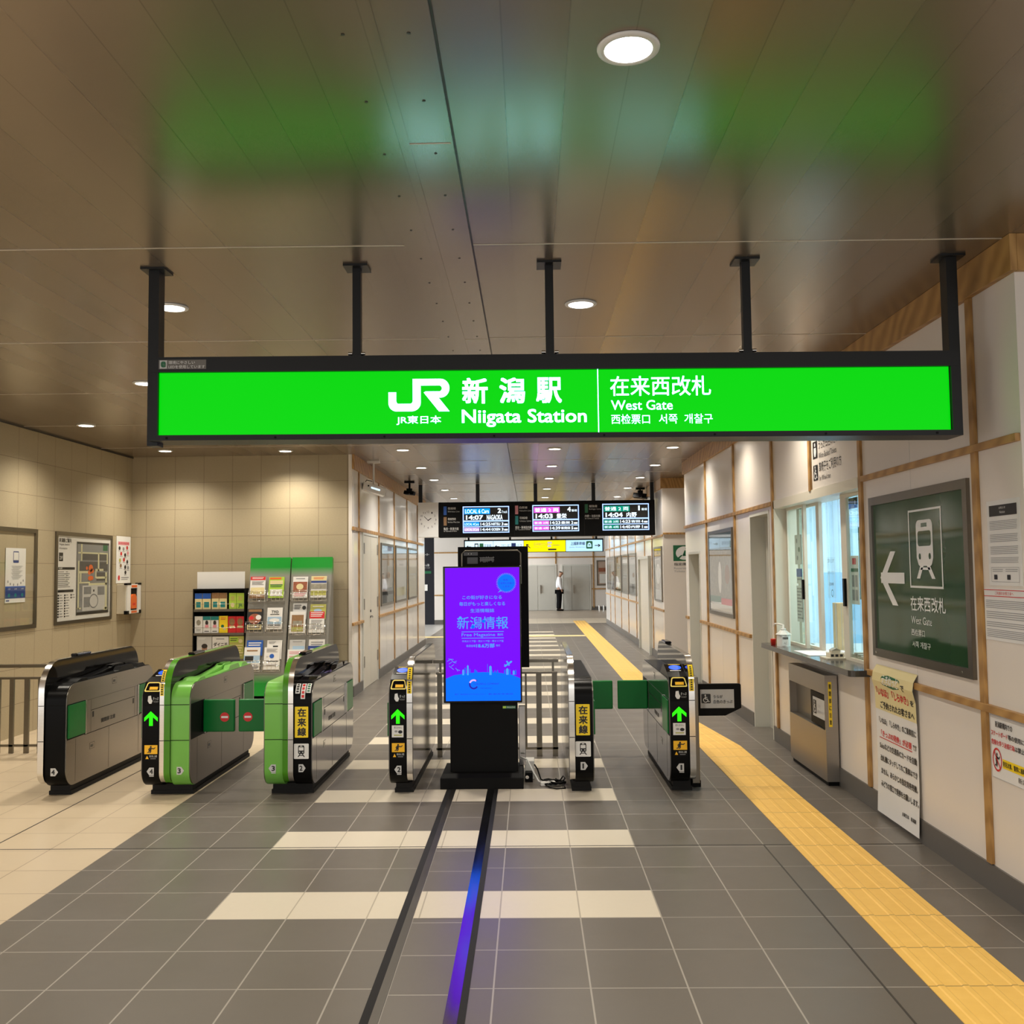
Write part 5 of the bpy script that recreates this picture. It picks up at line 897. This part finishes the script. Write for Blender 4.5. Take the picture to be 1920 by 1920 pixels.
b = MB(); b.prism(Fr((0, 0, .93), (1, 0, 0), (0, 1, 0)), arcs([(2.27, 6.93), (2.419, 6.93), (2.419, 7.045), (2.60, 7.045), (2.60, 9.455), (2.419, 9.455), (2.419, 9.56), (2.27, 9.56)], [.04, 0, 0, 0, 0, 0, 0, .02], 4), 0, .045, 'counter'); tag(b.build('counter', bevel=.004), 'dark grey stone counter shelf under the ticket window', 'counter')
# office seen through the window
for nm, *q in (('wall_office_far', 2.6, 5.2, 11.0, 11.1, 0, 2.9), ('wall_office_right', 5.2, 5.3, 5.5, 11.1, 0, 2.9), ('wall_office_near', 2.6, 5.2, 5.4, 5.5, 0, 2.9), ('ceiling_office', 2.6, 5.2, 5.5, 11.0, 2.85, 2.9), ('wall_office_front', 2.61, 2.63, 9.56, 11.0, 0, 2.85), ('wall_office_side', 2.61, 2.63, 5.5, 6.98, 0, 2.85)): wallbox(nm, *q, 'office_white')
b = MB(); b.box(2.66, 3.6, 7.1, 10.4, .70, .74, 'office_white'); b.box(2.7, 2.74, 7.15, 10.35, 0, .70, 'door_grey'); b.box(3.5, 3.54, 7.15, 10.35, 0, .70, 'door_grey'); tag(b.build('office_desk'), 'white office desk just inside the ticket window', 'desk')
b = MB(); n = 40
for i in range(n): 
    x = 2.75+i*.045; y = 10.55+.03*math.sin(i*1.7); x2 = x+.045; y2 = 10.55+.03*math.sin((i+1)*1.7); b.add([(x, y, .8), (x2, y2, .8), (x2, y2, 2.75), (x, y, 2.75), (x, y+.004, .8), (x2, y2+.004, .8), (x2, y2+.004, 2.75), (x, y+.004, 2.75)], [(0, 1, 2, 3), (7, 6, 5, 4)], 'sheet_blue', True)
tag(b.build('curtain'), 'pale blue plastic curtain hanging inside the ticket office', 'curtain')
b = MB(); b.box(2.78, 3.30, 9.3, 9.312, .98, 1.66, 'panel_blue'); b.box(2.72, 3.30, 9.3, 9.42, .74, .98, 'office_white'); tag(b.build('partition_screen'), 'light blue partition panel behind the open ticket window', 'partition')
b = MB(); b.box(2.665, 2.765, 8.42, 8.54, .74, 1.40, 'plywood'); tag(b.build('plywood_board', bevel=.003), 'pale plywood board standing upright inside the ticket window', 'board')
b = MB(); b.box(2.655, 2.66, 8.40, 8.62, 1.44, 1.80, 'acrylic'); cv = CV(b, face_r(2.655), (-8.62, 1.44, -8.40, 1.80), (0, 0, 100, 100), n=.001)
cv.text('ご案内いたします', 6, 4, 92, 14, 'black_ink').text('お待ちください', 6, 34, 92, 42, 'black_ink').text('乗車券', 20, 62, 80, 70, 'black_ink'); cv.ring(60, 88, 14, 9, 3, 'green_ink'); tag(b.build('notice'), 'clear notice with black lettering in the middle of the ticket window', 'notice')
def win_note(label, y0, y1, z0, z1, art, bg='paper', x=WR+.125): 
    b = MB(); F_ = face_r(x); b.obox(F_, -y1, -y0, z0, z1, 0, .002, bg); art(CV(b, F_, (-y1, z0, -y0, z1), (0, 0, 100, 100), n=.003)); tag(b.build('notice'), label, 'notice')
win_note('white notice with a red label on the right ticket window pane', 7.475, 7.655, 1.42, 1.80, lambda cv: cv.rect(24, 5, 70, 18, 'red_ink').rect(4, 26, 96, 33, 'green_ink').rect(14, 40, 44, 64, 'grey_ink').rect(54, 40, 84, 64, 'grey_ink').rect(14, 70, 44, 92, 'grey_ink').rect(54, 70, 84, 92, 'grey_ink'))
win_note('green poster at the right edge of the ticket window', 7.30, 7.46, 1.46, 2.02, lambda cv: cv.rect(20, 40, 80, 46, 'white_ink').ell(50, 20, 24, 10, 'lime_ink', 1), 'green_ink')
win_note('dark label with white symbol at the top of the right ticket window pane', 7.45, 7.66, 2.17, 2.255, lambda cv: cv.rect(60, 10, 90, 90, 'black_ink').ell(75, 50, 8, 24, 'white_ink', 2), 'photo_ink')
win_note('small blue and white notice on the left ticket window pane', 9.02, 9.20, 1.56, 1.70, lambda cv: cv.rect(0, 0, 100, 55, 'blue_ink').rect(10, 66, 90, 76, 'grey_ink'))
win_note('tall notice with fine print under the blue one on the left window pane', 9.0, 9.22, 1.20, 1.54, lambda cv: [cv.rect(10, 6+k*9, 90-(k % 3)*14, 10+k*9, 'grey_ink') for k in range(10)])
win_note('narrow amber strip on the left ticket window pane', 8.93, 8.965, 1.45, 1.95, lambda cv: cv.rect(30, 4, 70, 96, 'black_ink', 1), 'amber_ink')
win_note('pictogram sheet with grey drawings at the top of the left window pane', 9.0, 9.24, 1.74, 2.02, lambda cv: cv.ell(30, 20, 10, 8, 'grey_ink', 1).ell(60, 50, 12, 9, 'green_ink', 1).ell(36, 78, 10, 8, 'grey_ink', 1))
# small things on the counter
t = thing('sanitizer_dispenser', 'white house shaped hand sanitizer dispenser on the counter', 'dispenser', (2.38, 9.12, .975))
b = MB(); b.cyl((2.38, 9.12, .975), (2.38, 9.12, 1.085), .062, 'white_plastic', 6, smooth=False); b.cyl((2.38, 9.12, 1.085), (2.38, 9.12, 1.125), .074, 'white_plastic', 6, .024, smooth=False); b.build('bottle', t)
b = MB(); b.lathe((2.38, 9.12, 1.125), [(.024, 0), (.025, .014), (.009, .02), (.009, .05)], 'white_plastic', 14); b.tube([(2.38, 9.12, 1.172), (2.35, 9.17, 1.18), (2.33, 9.23, 1.18), (2.325, 9.245, 1.155)], .007, 'white_plastic', 8); b.build('pump', t)
s = MB(); F = face_y(9.064); s.obox(F, 2.352, 2.410, .985, 1.075, 0, .002, 'white_plastic'); cv = CV(s, F, (2.352, .985, 2.410, 1.075), (0, 0, 50, 80), n=.0025); cv.text('手指消毒', 3, 10, 47, 30, 'black_ink', 1, .03).text('入口', 12, 50, 38, 70, 'black_ink', 1); s.build('label_print', t)
b = MB(); b.lathe((2.315, 9.25, .975), [(.022, 0), (.026, .056), (.028, .06), (.023, .058), (.02, .01)], 'red_plastic', 18); tag(b.build('cup'), 'small red cup beside the white sanitizer dispenser', 'cup')
t = thing('model_house', 'small beige model building on the counter near the right window sash', 'model', (2.46, 7.86, .975))
b = MB(); b.box(2.37, 2.55, 7.77, 7.97, .975, .985, 'cream_plastic'); b.build('base_board', t); b = MB(); b.box(2.41, 2.52, 7.81, 7.93, .985, 1.02, 'cream_plastic'); b.box(2.43, 2.50, 7.84, 7.91, 1.02, 1.04, 'cream_plastic')
for k in range(3): b.box(2.413+.036*k, 2.435+.036*k, 7.806, 7.811, .993, 1.012, 'black_ink')
b.build('walls', t)
b = MB(); b.prism(face_y(7.83), [(2.425, 1.04), (2.505, 1.04), (2.465, 1.06)], -.085, 0, 'photo_ink'); b.build('roof', t)
for k in range(4):
    b = MB(); x = 2.575; y = 7.42+k*.075; b.prism(Fr((0, 0, .975), (1, 0, 0), (0, 1, 0)), arcs([(x-.04, y), (x+.04, y+.005), (x+.045, y+.07), (x-.038, y+.068)], .02, 3), 0, .052+.008*(k % 3), 'stone'); tag(b.build('stone_block', bevel=.012), ('rough beige stone block on the counter, %s from the green map sign' % ordn[k]) if k < 4 else '', 'stone', 'stone blocks on the counter')
b = MB(); b.box(2.33, 2.60, 8.10, 8.60, .975, .979, 'paper'); tag(b.build('paper_sheet'), 'white sheet lying on the counter in front of the open window', 'paper')
b = MB(); b.box(2.615, 2.655, 8.05, 8.25, .975, 1.005, 'paper'); tag(b.build('paper_stack', bevel=.004), 'crumpled white paper bundle behind the model building', 'paper')
# signs above the window
b = MB(); F = face_r(); cv = CV(b, F, (-8.15, 2.40, -7.40, 2.80), (0, 0, 75, 40), n=.001)
cv.rect(0, 3, 12.5, 17.5, 'black_ink', 1).ell(6.2, 6, 1.6, 1.6, 'white_ink', 2, 12).poly([(3.5, 8.5), (9, 8.5), (9.6, 12), (8, 16), (4.6, 16), (3, 12)], 'white_ink', 2).text('うらが白色のきっぷ', 16, 3, 74, 11, 'black_ink').text('White Backed Tickets', 16, 14, 62, 18.5, 'black_ink')
wheelchair(cv, 0, 23, 12.5, 36, 'white_ink', 'black_ink'); cv.text('車椅子をご利用の方', 16, 21.5, 73, 30, 'black_ink').text('for Wheelchair', 16, 33, 46, 37, 'black_ink'); tag(b.build('lettering_sign'), 'black lettering and wheelchair symbol on the white wall above the ticket window', 'sign')
# green direction sign
def west_gate(cv):
    def P(y, z): return ((6.75-y)/(6.75-5.345)*100, (2.14-z)/(2.14-1.155)*100)
    def R(y0, z0, y1, z1, mt, l=1): cv.rect(*P(y0, z0), *P(y1, z1), mt, l)
    W = 'white_ink'; a0, b0 = P(6.135, 2.066); a1, b1 = P(5.648, 1.582); cv.box(a0, b0, a1, b1, 1.1, W, 1, 1.3)
    f = lambda x, y: (a0+(a1-a0)*x/100, b0+(b1-b0)*y/100); G = 'green_map'
    Q = lambda pts, mt, l: cv.poly([f(*q) for q in pts], mt, l)
    Q(arcs([(24, 14), (74, 14), (74, 62), (68, 72), (30, 72), (24, 62)], [8, 8, 4, 6, 6, 4], 4), W, 1); Q([(40, 18), (58, 18), (58, 23), (40, 23)], G, 2); Q(arcs([(29, 28), (69, 28), (69, 47), (29, 47)], 4, 3), G, 2)
    for x in (34, 64): Q([(x+3.5*math.cos(2*PI*i/14), 60+4*math.sin(2*PI*i/14)) for i in range(14)], G, 2)
    Q([(34, 72), (44, 72), (32, 88), (22, 88)], W, 1); Q([(54, 72), (64, 72), (78, 88), (68, 88)], W, 1); Q([(36, 74), (62, 74), (64, 77), (34, 77)], W, 1)
    tip, h, e = P(6.648, 1.638), None, None
    cv.poly([P(6.648, 1.640), P(6.452, 1.815), P(6.375, 1.815), P(6.545, 1.672), P(6.225, 1.672), P(6.225, 1.604), P(6.545, 1.604), P(6.365, 1.460), P(6.442, 1.460)], W, 1) if False else None
    cv.poly([P(6.648, 1.640), P(6.452, 1.815), P(6.365, 1.815), P(6.555, 1.640)], W, 1); cv.poly([P(6.648, 1.640), P(6.555, 1.640), P(6.345, 1.460), P(6.440, 1.460)], W, 1); R(6.635, 1.675, 6.225, 1.604, W, 1.2)
    def T(s_, y0, z0, y1, z1, bd=0): cv.text(s_, *P(y0, z0), *P(y1, z1), W, 1, bd)
    T('在来西改札', 6.140, 1.530, 5.630, 1.438, .012); T('West Gate', 6.138, 1.405, 5.83, 1.358); T('西检票口', 6.142, 1.326, 5.94, 1.284); T('서쪽 개찰구', 6.135, 1.251, 5.861, 1.212)
t = wall_frame('direction_sign', 'large framed dark green direction sign with a white arrow and train', face_r(), -6.81, -5.29, 1.095, 2.195, .055, 'steel_frame', 'green_map', west_gate, 'sign', glass=None)
b = MB(); F = face_r(2.39)
for u in (-6.72, -5.40): b.cyl(F.p(u, 1.125, 0), F.p(u, 1.125, .004), .008, 'chrome', 10)
b.build('screw', t)
wall_frame('framed_poster', 'tall glazed poster on the right wall between the two recessed doors', face_r(), -12.93, -11.42, 1.112, 2.195, .045, 'steel_frame', 'poster_art', lambda cv: cv.rect(0, 0, 100, 18, 'sky_ink').rect(0, 18, 100, 82, 'photo_ink', .5).ell(46, 56, 7, 20, 'paper', 1).rect(0, 80, 50, 88, 'green_ink').rect(50, 82, 100, 90, 'red_ink').rect(0, 90, 100, 98, 'paper').ell(78, 52, 10, 12, 'brown_ink', 1))  # sky blue top band paints the sky reflection of the glass into the print
FG = 'glazed posters on the far right corridor wall'
for k, (y0, y1, m_, lb) in enumerate(((27.23, 29.9, 'poster_art', 'farthest glazed poster at the end of the right corridor wall'), (25.33, 27.0, 'poster_gold', 'golden glazed poster on the far right corridor wall'), (23.5, 25.1, 'poster_art', 'glazed poster between the golden one and the one by the far right door'), (21.78, 23.3, 'paper_grey', 'pale glazed poster left of the far right corridor door'))):
    wall_frame('framed_poster', lb, face_r(), -y1, -y0, 1.09, 2.075, .035, 'steel_frame', m_, glossy_art(k % 3), group=FG)
wall_frame('framed_poster', 'glazed poster with a yellow top nearest on the far right corridor wall', face_r(), -18.6, -17.55, 1.10, 2.12, .035, 'steel_frame', 'paper_grey', lambda cv: cv.rect(0, 0, 100, 14, 'yellow_ink').text('ご案内', 10, 3, 90, 11, 'black_ink').rect(8, 20, 92, 80, 'poster_art').ell(50, 50, 30, 20, 'paper', 2), group=FG)
b = MB(); F = face_y(17.4); cv = CV(b, F, (2.60, 1.58, 3.02, 2.13), (0, 0, 100, 150), n=.001)
cv.rect(0, 0, 92, 78, 'green_ink', 0).ell(47, 39, 36, 33, 'white_ink', 1).ell(58, 17, 6, 5.5, 'green_ink', 2, 14).poly([(48, 26), (56, 26), (52, 50), (40, 50)], 'green_ink', 2).poly([(40, 46), (64, 46), (66, 52), (40, 54)], 'green_ink', 2).poly([(18, 62), (34, 48), (40, 50), (26, 66)], 'green_ink', 2).poly([(62, 46), (76, 20), (80, 22), (68, 52)], 'green_ink', 2)
cv.text('指定席券売機', 2, 86, 110, 100, 'black_ink', 1, .01).text('Reserved Seat', 2, 108, 96, 118, 'grey_ink', 1).text('Tickets', 2, 124, 48, 133, 'grey_ink', 1); tag(b.build('ticket_machine_sign'), 'green square sign with a seated figure on the white wall past the right recess', 'sign')
# paper banner
fb = face_r(); b = MB(); pr = [(.002, 1.035), (.012, 1.02), (.032, .985), (.040, .93), (.022, .86), (.016, .6), (.018, .3), (.026, .12), (.030, .03)]
vs = []
for n_, z in pr: vs += [fb.p(-6.80, z, n_), fb.p(-6.09, z, n_)]
b.add(vs, [(2*i, 2*i+2, 2*i+3, 2*i+1) for i in range(len(pr)-1)], 'paper', True); b.add([fb.p(-6.80, pr[i][1], pr[i][0]-.0012) if k == 0 else fb.p(-6.09, pr[i][1], pr[i][0]-.0012) for i in range(len(pr)) for k in (0, 1)], [(2*i+1, 2*i+3, 2*i+2, 2*i) for i in range(len(pr)-1)], 'paper', True)
class Bent(CV):
    def P(s, a, b_, l):
        z = s.v1-(b_-s.b0)/(s.b1-s.b0)*(s.v1-s.v0)
        for (n0, z0), (n1, z1) in zip(pr, pr[1:]):
            if z <= z0+1e-6 and z >= z1-1e-6: nn = n0+(n1-n0)*(z0-z)/(z0-z1); break
        else: nn = pr[-1][0]
        return s.fr.p(s.u0+(a-s.a0)/(s.a1-s.a0)*(s.u1-s.u0), z, nn+.0012+l*.0009)
cv = Bent(b, fb, (-6.80, .03, -6.09, 1.035), (0, 0, 100, 300))
zb = [(1.035-z)/(1.035-.03)*300 for n_, z in pr]; cuts = [0]+[q for q in zb if 0 < q < 90]+[90]
for a, c_ in zip(cuts, cuts[1:]): cv.rect(0, a, 100, c_, 'cream_paper', 0)
cv.poly(arcs([(23, 20), (40, 15), (69, 18), (70, 35), (52, 40), (24, 36)], 5, 4), 'green_ink', 1).text('えきねっと', 27, 16, 66, 36, 'white_ink', 3, .01).text('で', 72, 26, 80, 38, 'black_ink', 2, .02)
cv.text('「いなほ」「しらゆき」', 6, 44, 84, 62, 'red_ink', 2, .025).text('を', 88, 50, 96, 61, 'black_ink', 2, .02).text('ご予約されたお客さまへ', 14, 71, 96, 86, 'black_ink', 2, .025)
for i, (s_, a, c_, col) in enumerate((('「いなほ」「しらゆき」のご乗車前に', 8, 97, 'black_ink'), ('「きっぷの発券」が必要', 12, 86, 'red_ink'), ('Suicaなどの交通系ICカードを自動', 8, 97, 'black_ink'), ('改札機にタッチしてのご乗車はでき', 9, 97, 'black_ink'), ('ません。あらかじめ指定席券売機、', 10, 97, 'black_ink'), ('みどりの窓口で発券をお願いします。', 10, 99, 'black_ink'))):
    y = 105+i*25.5; cv.text(s_, a, y, c_, y+13, col, 2, .02)
cv.text('です', 89, 132, 97, 143, 'black_ink', 2, .02).rect(8, 146, 87, 147.6, 'red_ink', 2).text('JR東日本　新潟駅', 62, 270, 94, 279, 'black_ink', 2, .02); tag(b.build('paper_banner'), 'long paper banner with cream top and handwritten style lettering below the green sign', 'banner')
# notices at the right edge
def wall_note(label, y0, y1, z0, z1, art, bg='paper'): b = MB(); F_ = face_r(); b.obox(F_, -y1, -y0, z0, z1, .001, .003, bg); art(CV(b, F_, (-y1, z0, -y0, z1), (0, 0, 100, 140), n=.0035)); tag(b.build('notice'), label, 'notice')
def fine(cv, a0, b0, a1, b1, k, mt='grey_ink'): 
    for i in range(k): cv.rect(a0, b0+i*(b1-b0)/k, a1-((i*37) % 11 if i % 4 == 3 else (i*7) % 3), b0+(i+.36)*(b1-b0)/k, 'grey_ink')
def n1(cv): cv.rect(8, 8, 92, 26, 'black_ink').text('お知らせ', 40, 11, 60, 15, 'white_ink', 3).text('Notice', 42, 18, 58, 22, 'white_ink', 3); fine(cv, 8, 34, 92, 50, 6, 'black_ink'); fine(cv, 8, 56, 92, 70, 5); fine(cv, 8, 76, 92, 90, 5, 'black_ink'); fine(cv, 8, 94, 92, 104, 4); cv.box(8, 110, 92, 134, .6, 'grey_ink').rect(16, 122, 26, 130, 'black_ink').rect(56, 122, 66, 130, 'black_ink'); fine(cv, 12, 113, 44, 119, 2); fine(cv, 52, 113, 88, 119, 2)
wall_note('white notice with a black heading bar at the right picture edge', 4.76, 5.10, 1.61, 2.05, n1)
def n2(cv): cv.rect(0, 3, 100, 5, 'red_ink').rect(0, 20, 100, 22, 'red_ink').text('ご利用のお客さまへ', 28, 8, 72, 17, 'red_ink', 2); fine(cv, 4, 32, 98, 56, 5, 'black_ink'); fine(cv, 4, 62, 96, 84, 4); fine(cv, 4, 90, 96, 106, 3, 'black_ink'); fine(cv, 4, 110, 96, 134, 5)
wall_note('white notice with red rules, below the black headed one at right', 4.73, 5.165, 1.325, 1.595, n2)
def n3(cv):
    cv.text('新潟駅構内での', 14, 12, 56, 26, 'black_ink', 2, .015).text('スケートボード', 3, 34, 44, 46, 'red_ink', 2, .015).text('等の使用による', 45, 34, 98, 46, 'black_ink', 2, .015).text('危険を伴う迷惑行為', 3, 54, 60, 66, 'red_ink', 2, .015).text('は禁止です', 61, 54, 98, 66, 'black_ink', 2, .015)
    runner(cv, 8, 80, 24, 116, 'black_ink', 1); cv.ring(16, 98, 11.5, 26, 1.8, 'red_ink', 2); cv.poly([(8, 81), (9.4, 79), (24, 115), (22.6, 117)], 'red_ink', 3); cv.rect(29, 92, 99, 112, 'yellow_ink', 1).text('発見次第、警察に通報します', 30, 96, 98, 108, 'black_ink', 2, .015).text('新潟駅', 66, 118, 94, 130, 'black_ink', 2); cv.box(1, 1, 99, 139, .5, 'grey_ink')
wall_note('white notice with a red prohibition circle, low at the right picture edge', 4.74, 5.16, .61, .935, n3)
# steel housing under the ticket window
t = thing('steel_housing', 'stainless steel housing with a folded wheelchair flap, under the ticket window', 'gate', (2.36, 8.15, 0))
b = MB(); X0 = 2.31
for y0, y1, z0, z1 in ((7.66, 8.71, .71, .86), (7.66, 8.71, .035, .43), (7.66, 7.68, .43, .71), (8.69, 8.71, .43, .71)): b.box(X0, WR-.013, y0, y1, z0, z1, 'steel')
b.box(X0+.06, WR-.013, 7.68, 8.69, .43, .71, 'steel_frame'); b.build('case', t)
b = MB(); b.box(X0+.015, WR-.013, 7.68, 8.69, 0, .035, 'black_matte'); b.build('plinth', t)
b = MB(); b.box(X0+.012, X0+.05, 7.685, 8.09, .44, .70, 'black_matte'); fp = b.build('flap_door', t)
s = MB(); F = face_r(X0+.012); s.obox(F, -8.03, -7.72, .50, .655, 0, .0015, 'paper_grey'); cv = CV(s, F, (-8.03, .50, -7.72, .655), (0, 0, 62, 34), n=.002); wheelchair(cv, 3, 5, 20, 29, 'white_ink', 'black_ink'); cv.text('うらが', 26, 10, 42, 16, 'grey_ink').text('白色のきっぷ', 26, 20, 58, 26, 'grey_ink'); s.build('flap_label', t, fp)
s = MB(); F = face_y(7.66); s.obox(F, 2.335, 2.362, .46, .81, 0, .001, 'yellow_ink'); cv = CV(s, F, (2.335, .46, 2.362, .81), (0, 0, 10, 120), n=.0015); cv.vtext('開閉部に注意', 2, 6, 8, 114, 'black_ink', 1, .02, .5); s.build('caution_tape', t)

# ------------------------------------------------------------------ far end: guidance sign, dark shopfront signs, poster, person
t = thing('guidance_sign', 'lit row of white and yellow guidance panels hanging at the corridor end', 'sign', (.13, 30.1, 2.26))
Y = 30.0; b = MB(); b.box(-2.045, 2.315, Y+.01, Y+.2, 2.26, 2.67, 'black_matte'); b.box(-2.045, 2.315, Y-.01, Y+.01, 2.625, 2.67, 'black_matte'); b.box(-2.045, 2.315, Y-.01, Y+.01, 2.26, 2.275, 'black_matte'); b.build('housing', t)
for x in (-1.9, -.6, .7, 2.1): b = MB(); b.box(x-.03, x+.03, Y+.06, Y+.12, 2.66, CE, 'black_matte'); b.build('hanger', t)
F = face_y(Y)
def gpanel(x0, x1, mt, art): s = MB(); s.obox(F, x0, x1, 2.275, 2.625, 0, .01, mt); art(CV(s, F, (x0, 2.275, x1, 2.625), (0, 0, (x1-x0)/.35*100, 100), n=.011)); s.build('light_panel', t)
def arr(cv, cx, cy_, dx, dy, s_, w_=7):
    cv.line(cx-dx*s_, cy_-dy*s_, cx+dx*s_, cy_+dy*s_, w_, 'black_ink', 1); ex, ey = cx+dx*s_, cy_+dy*s_
    for sg in (.6, -.6): c_, n_ = math.cos(PI+sg), math.sin(PI+sg); cv.line(ex, ey, ex+(dx*c_-dy*n_)*s_*.9, ey+(dx*n_+dy*c_)*s_*.9, w_, 'black_ink', 1)
gpanel(-2.01, -1.13, 'guide_white', lambda cv: (arr(cv, 35, 50, -1, .0, 20), cv.rect(85, 20, 120, 80, 'black_ink').rect(130, 20, 165, 80, 'green_ink').text('在来線', 172, 26, 235, 60, 'navy_ink'), cv.rect(92, 30, 113, 55, 'guide_white', 2)))
gpanel(-1.12, -.18, 'guide_white', lambda cv: (arr(cv, 35, 50, -1, 0, 20), cv.text('万代口・南口', 70, 28, 150, 56, 'navy_ink').rect(160, 20, 200, 80, 'navy_ink').text('バス', 206, 26, 256, 56, 'navy_ink')))
gpanel(-.17, 1.13, 'guide_yellow', lambda cv: (arr(cv, 40, 50, -.7, -.7, 24), cv.text('在来線のりば', 88, 18, 215, 46, 'olive_ink').text('Exchange Gate', 88, 56, 170, 66, 'olive_ink').rect(212, 12, 250, 30, 'white_ink').rect(212, 38, 244, 60, 'white_ink').rect(216, 74, 290, 88, 'black_ink').rect(256, 40, 320, 46, 'olive_ink')))
gpanel(1.145, 2.28, 'guide_cyan', lambda cv: (cv.text('上越新幹線', 42, 14, 170, 46, 'navy_ink', 2, .02).text('Joetsu Shinkansen', 30, 58, 170, 70, 'navy_ink'), cv.poly(arcs([(180, 10), (238, 10), (238, 78), (180, 78)], 8, 3), 'green_ink', 1).poly(arcs([(190, 62), (194, 34), (209, 22), (224, 34), (228, 62)], 4, 3), 'guide_cyan', 2).rect(200, 40, 218, 48, 'green_ink', 3), arr(cv, 280, 50, 1, 0, 24)))
b = MB(); F = face_y(30.8); cv = CV(b, F, (-4.0, 1.0, -3.06, 2.5), (0, 0, 94, 150), n=.002)
cv.rect(50, 79, 84, 87, 'green_ink').text('ホーム階', 53, 56, 78, 64, 'white_ink').text('Platform level', 53, 66, 80, 70, 'grey_ink').text('エレベーター', 50, 22, 78, 30, 'white_ink').rect(54, 122, 72, 142, 'paper', 1); tag(b.build('lettering_sign'), 'small white lettering and green stripe on the dark wall at far left', 'sign')
wall_frame('framed_poster', 'framed pinkish poster on the end wall right of the far door', face_y(40.5), 2.82, 3.6, 1.02, 2.08, .05, 'steel_frame', 'poster_pink', lambda cv: cv.rect(10, 55, 60, 95, 'paper', 1).rect(5, 28, 95, 45, 'food_ink', 1))
for x, lb in ((2.9, 'left one of two small floor posts by the end wall'), (3.08, 'right one of two small floor posts by the end wall')): b = MB(); b.cyl((x, 40.3, 0), (x, 40.3, .2), .04, 'chrome', 12); tag(b.build('bollard'), lb, 'post')
def skin_mesh(name, verts, edges, mt, root, parent=None, sub=2):
    me = bpy.data.meshes.new(name); me.from_pydata([v[0] for v in verts], edges, []); me.materials.append(M[mt]); o = bpy.data.objects.new(name, me); C.objects.link(o); o.parent = parent or root
    mod = o.modifiers.new('skin', 'SKIN'); mod.use_smooth_shade = True; sv = me.skin_vertices[0].data
    for i, v in enumerate(verts): sv[i].radius = (v[1], v[2] if len(v) > 2 else v[1]); sv[i].use_root = (i == 0)
    s = o.modifiers.new('sub', 'SUBSURF'); s.levels = sub; s.render_levels = sub
    return o
p = thing('person', 'person in white shirt and black trousers standing by the far doors', 'person', (1.22, 40.0, 0))
# facing right (+x), head bowed slightly
bv = [((0, 0, .90), .13, .10), ((-.01, 0, 1.10), .12, .10), ((.0, 0, 1.28), .15, .11), ((.03, 0, 1.40), .06, .06), ((.06, 0, 1.47), .055, .055), ((.10, 0, 1.55), .075, .09), ((.10, 0, 1.62), .07, .085),
 ((.0, -.17, 1.33), .05), ((.03, -.22, 1.08), .042), ((.10, -.21, .86), .034), ((.12, -.20, .78), .030), ((.0, .17, 1.33), .05), ((.05, .22, 1.08), .042), ((.13, .20, .88), .034), ((.15, .19, .80), .030),
 ((0, -.09, .80), .085), ((.01, -.09, .46), .06), ((-.01, -.09, .10), .045), ((.10, -.09, .04), .035), ((0, .09, .80), .085), ((-.02, .09, .46), .06), ((-.05, .09, .10), .045), ((.06, .09, .04), .035), ((.165, 0, 1.535), .016), ((.15, 0, 1.50), .03)]
be = [(0, 1), (1, 2), (2, 3), (3, 4), (4, 5), (5, 6), (2, 7), (7, 8), (8, 9), (9, 10), (2, 11), (11, 12), (12, 13), (13, 14), (0, 15), (15, 16), (16, 17), (17, 18), (0, 19), (19, 20), (20, 21), (21, 22), (5, 23), (5, 24)]
body = skin_mesh('body', bv, be, 'skin', p)
skin_mesh('shirt', [((0, 0, .90), 0.177, 0.150), ((-.015, 0, 1.10), 0.171, 0.150), ((.0, 0, 1.29), 0.195, 0.162), ((.03, 0, 1.385), 0.088, 0.090), ((.0, -.17, 1.335), 0.083), ((.03, -.225, 1.08), 0.071), ((.10, -.21, .88), 0.057), ((.0, .17, 1.335), 0.083), ((.05, .225, 1.08), 0.071), ((.13, .20, .90), 0.057)], [(0, 1), (1, 2), (2, 3), (2, 4), (4, 5), (5, 6), (2, 7), (7, 8), (8, 9)], 'shirt', p)
skin_mesh('trousers', [((0, 0, .93), 0.183, 0.156), ((0, -.09, .80), 0.136), ((.01, -.09, .46), 0.100), ((-.01, -.09, .06), 0.083), ((0, .09, .80), 0.136), ((-.02, .09, .46), 0.100), ((-.05, .09, .06), 0.083)], [(0, 1), (1, 2), (2, 3), (0, 4), (4, 5), (5, 6)], 'trousers', p)
skin_mesh('hair', [((.06, 0, 1.575), .085, .095), ((.075, 0, 1.635), .08, .09)], [(0, 1)], 'hair', p)
for sgn, x in ((-1, .0), (1, -.04)): b = MB(); b.box(1.22+x-.08, 1.22+x+.17, 40+sgn*.09-.045, 40+sgn*.09+.045, 0, .07, 'black'); b.build('shoe', p, bevel=.02)
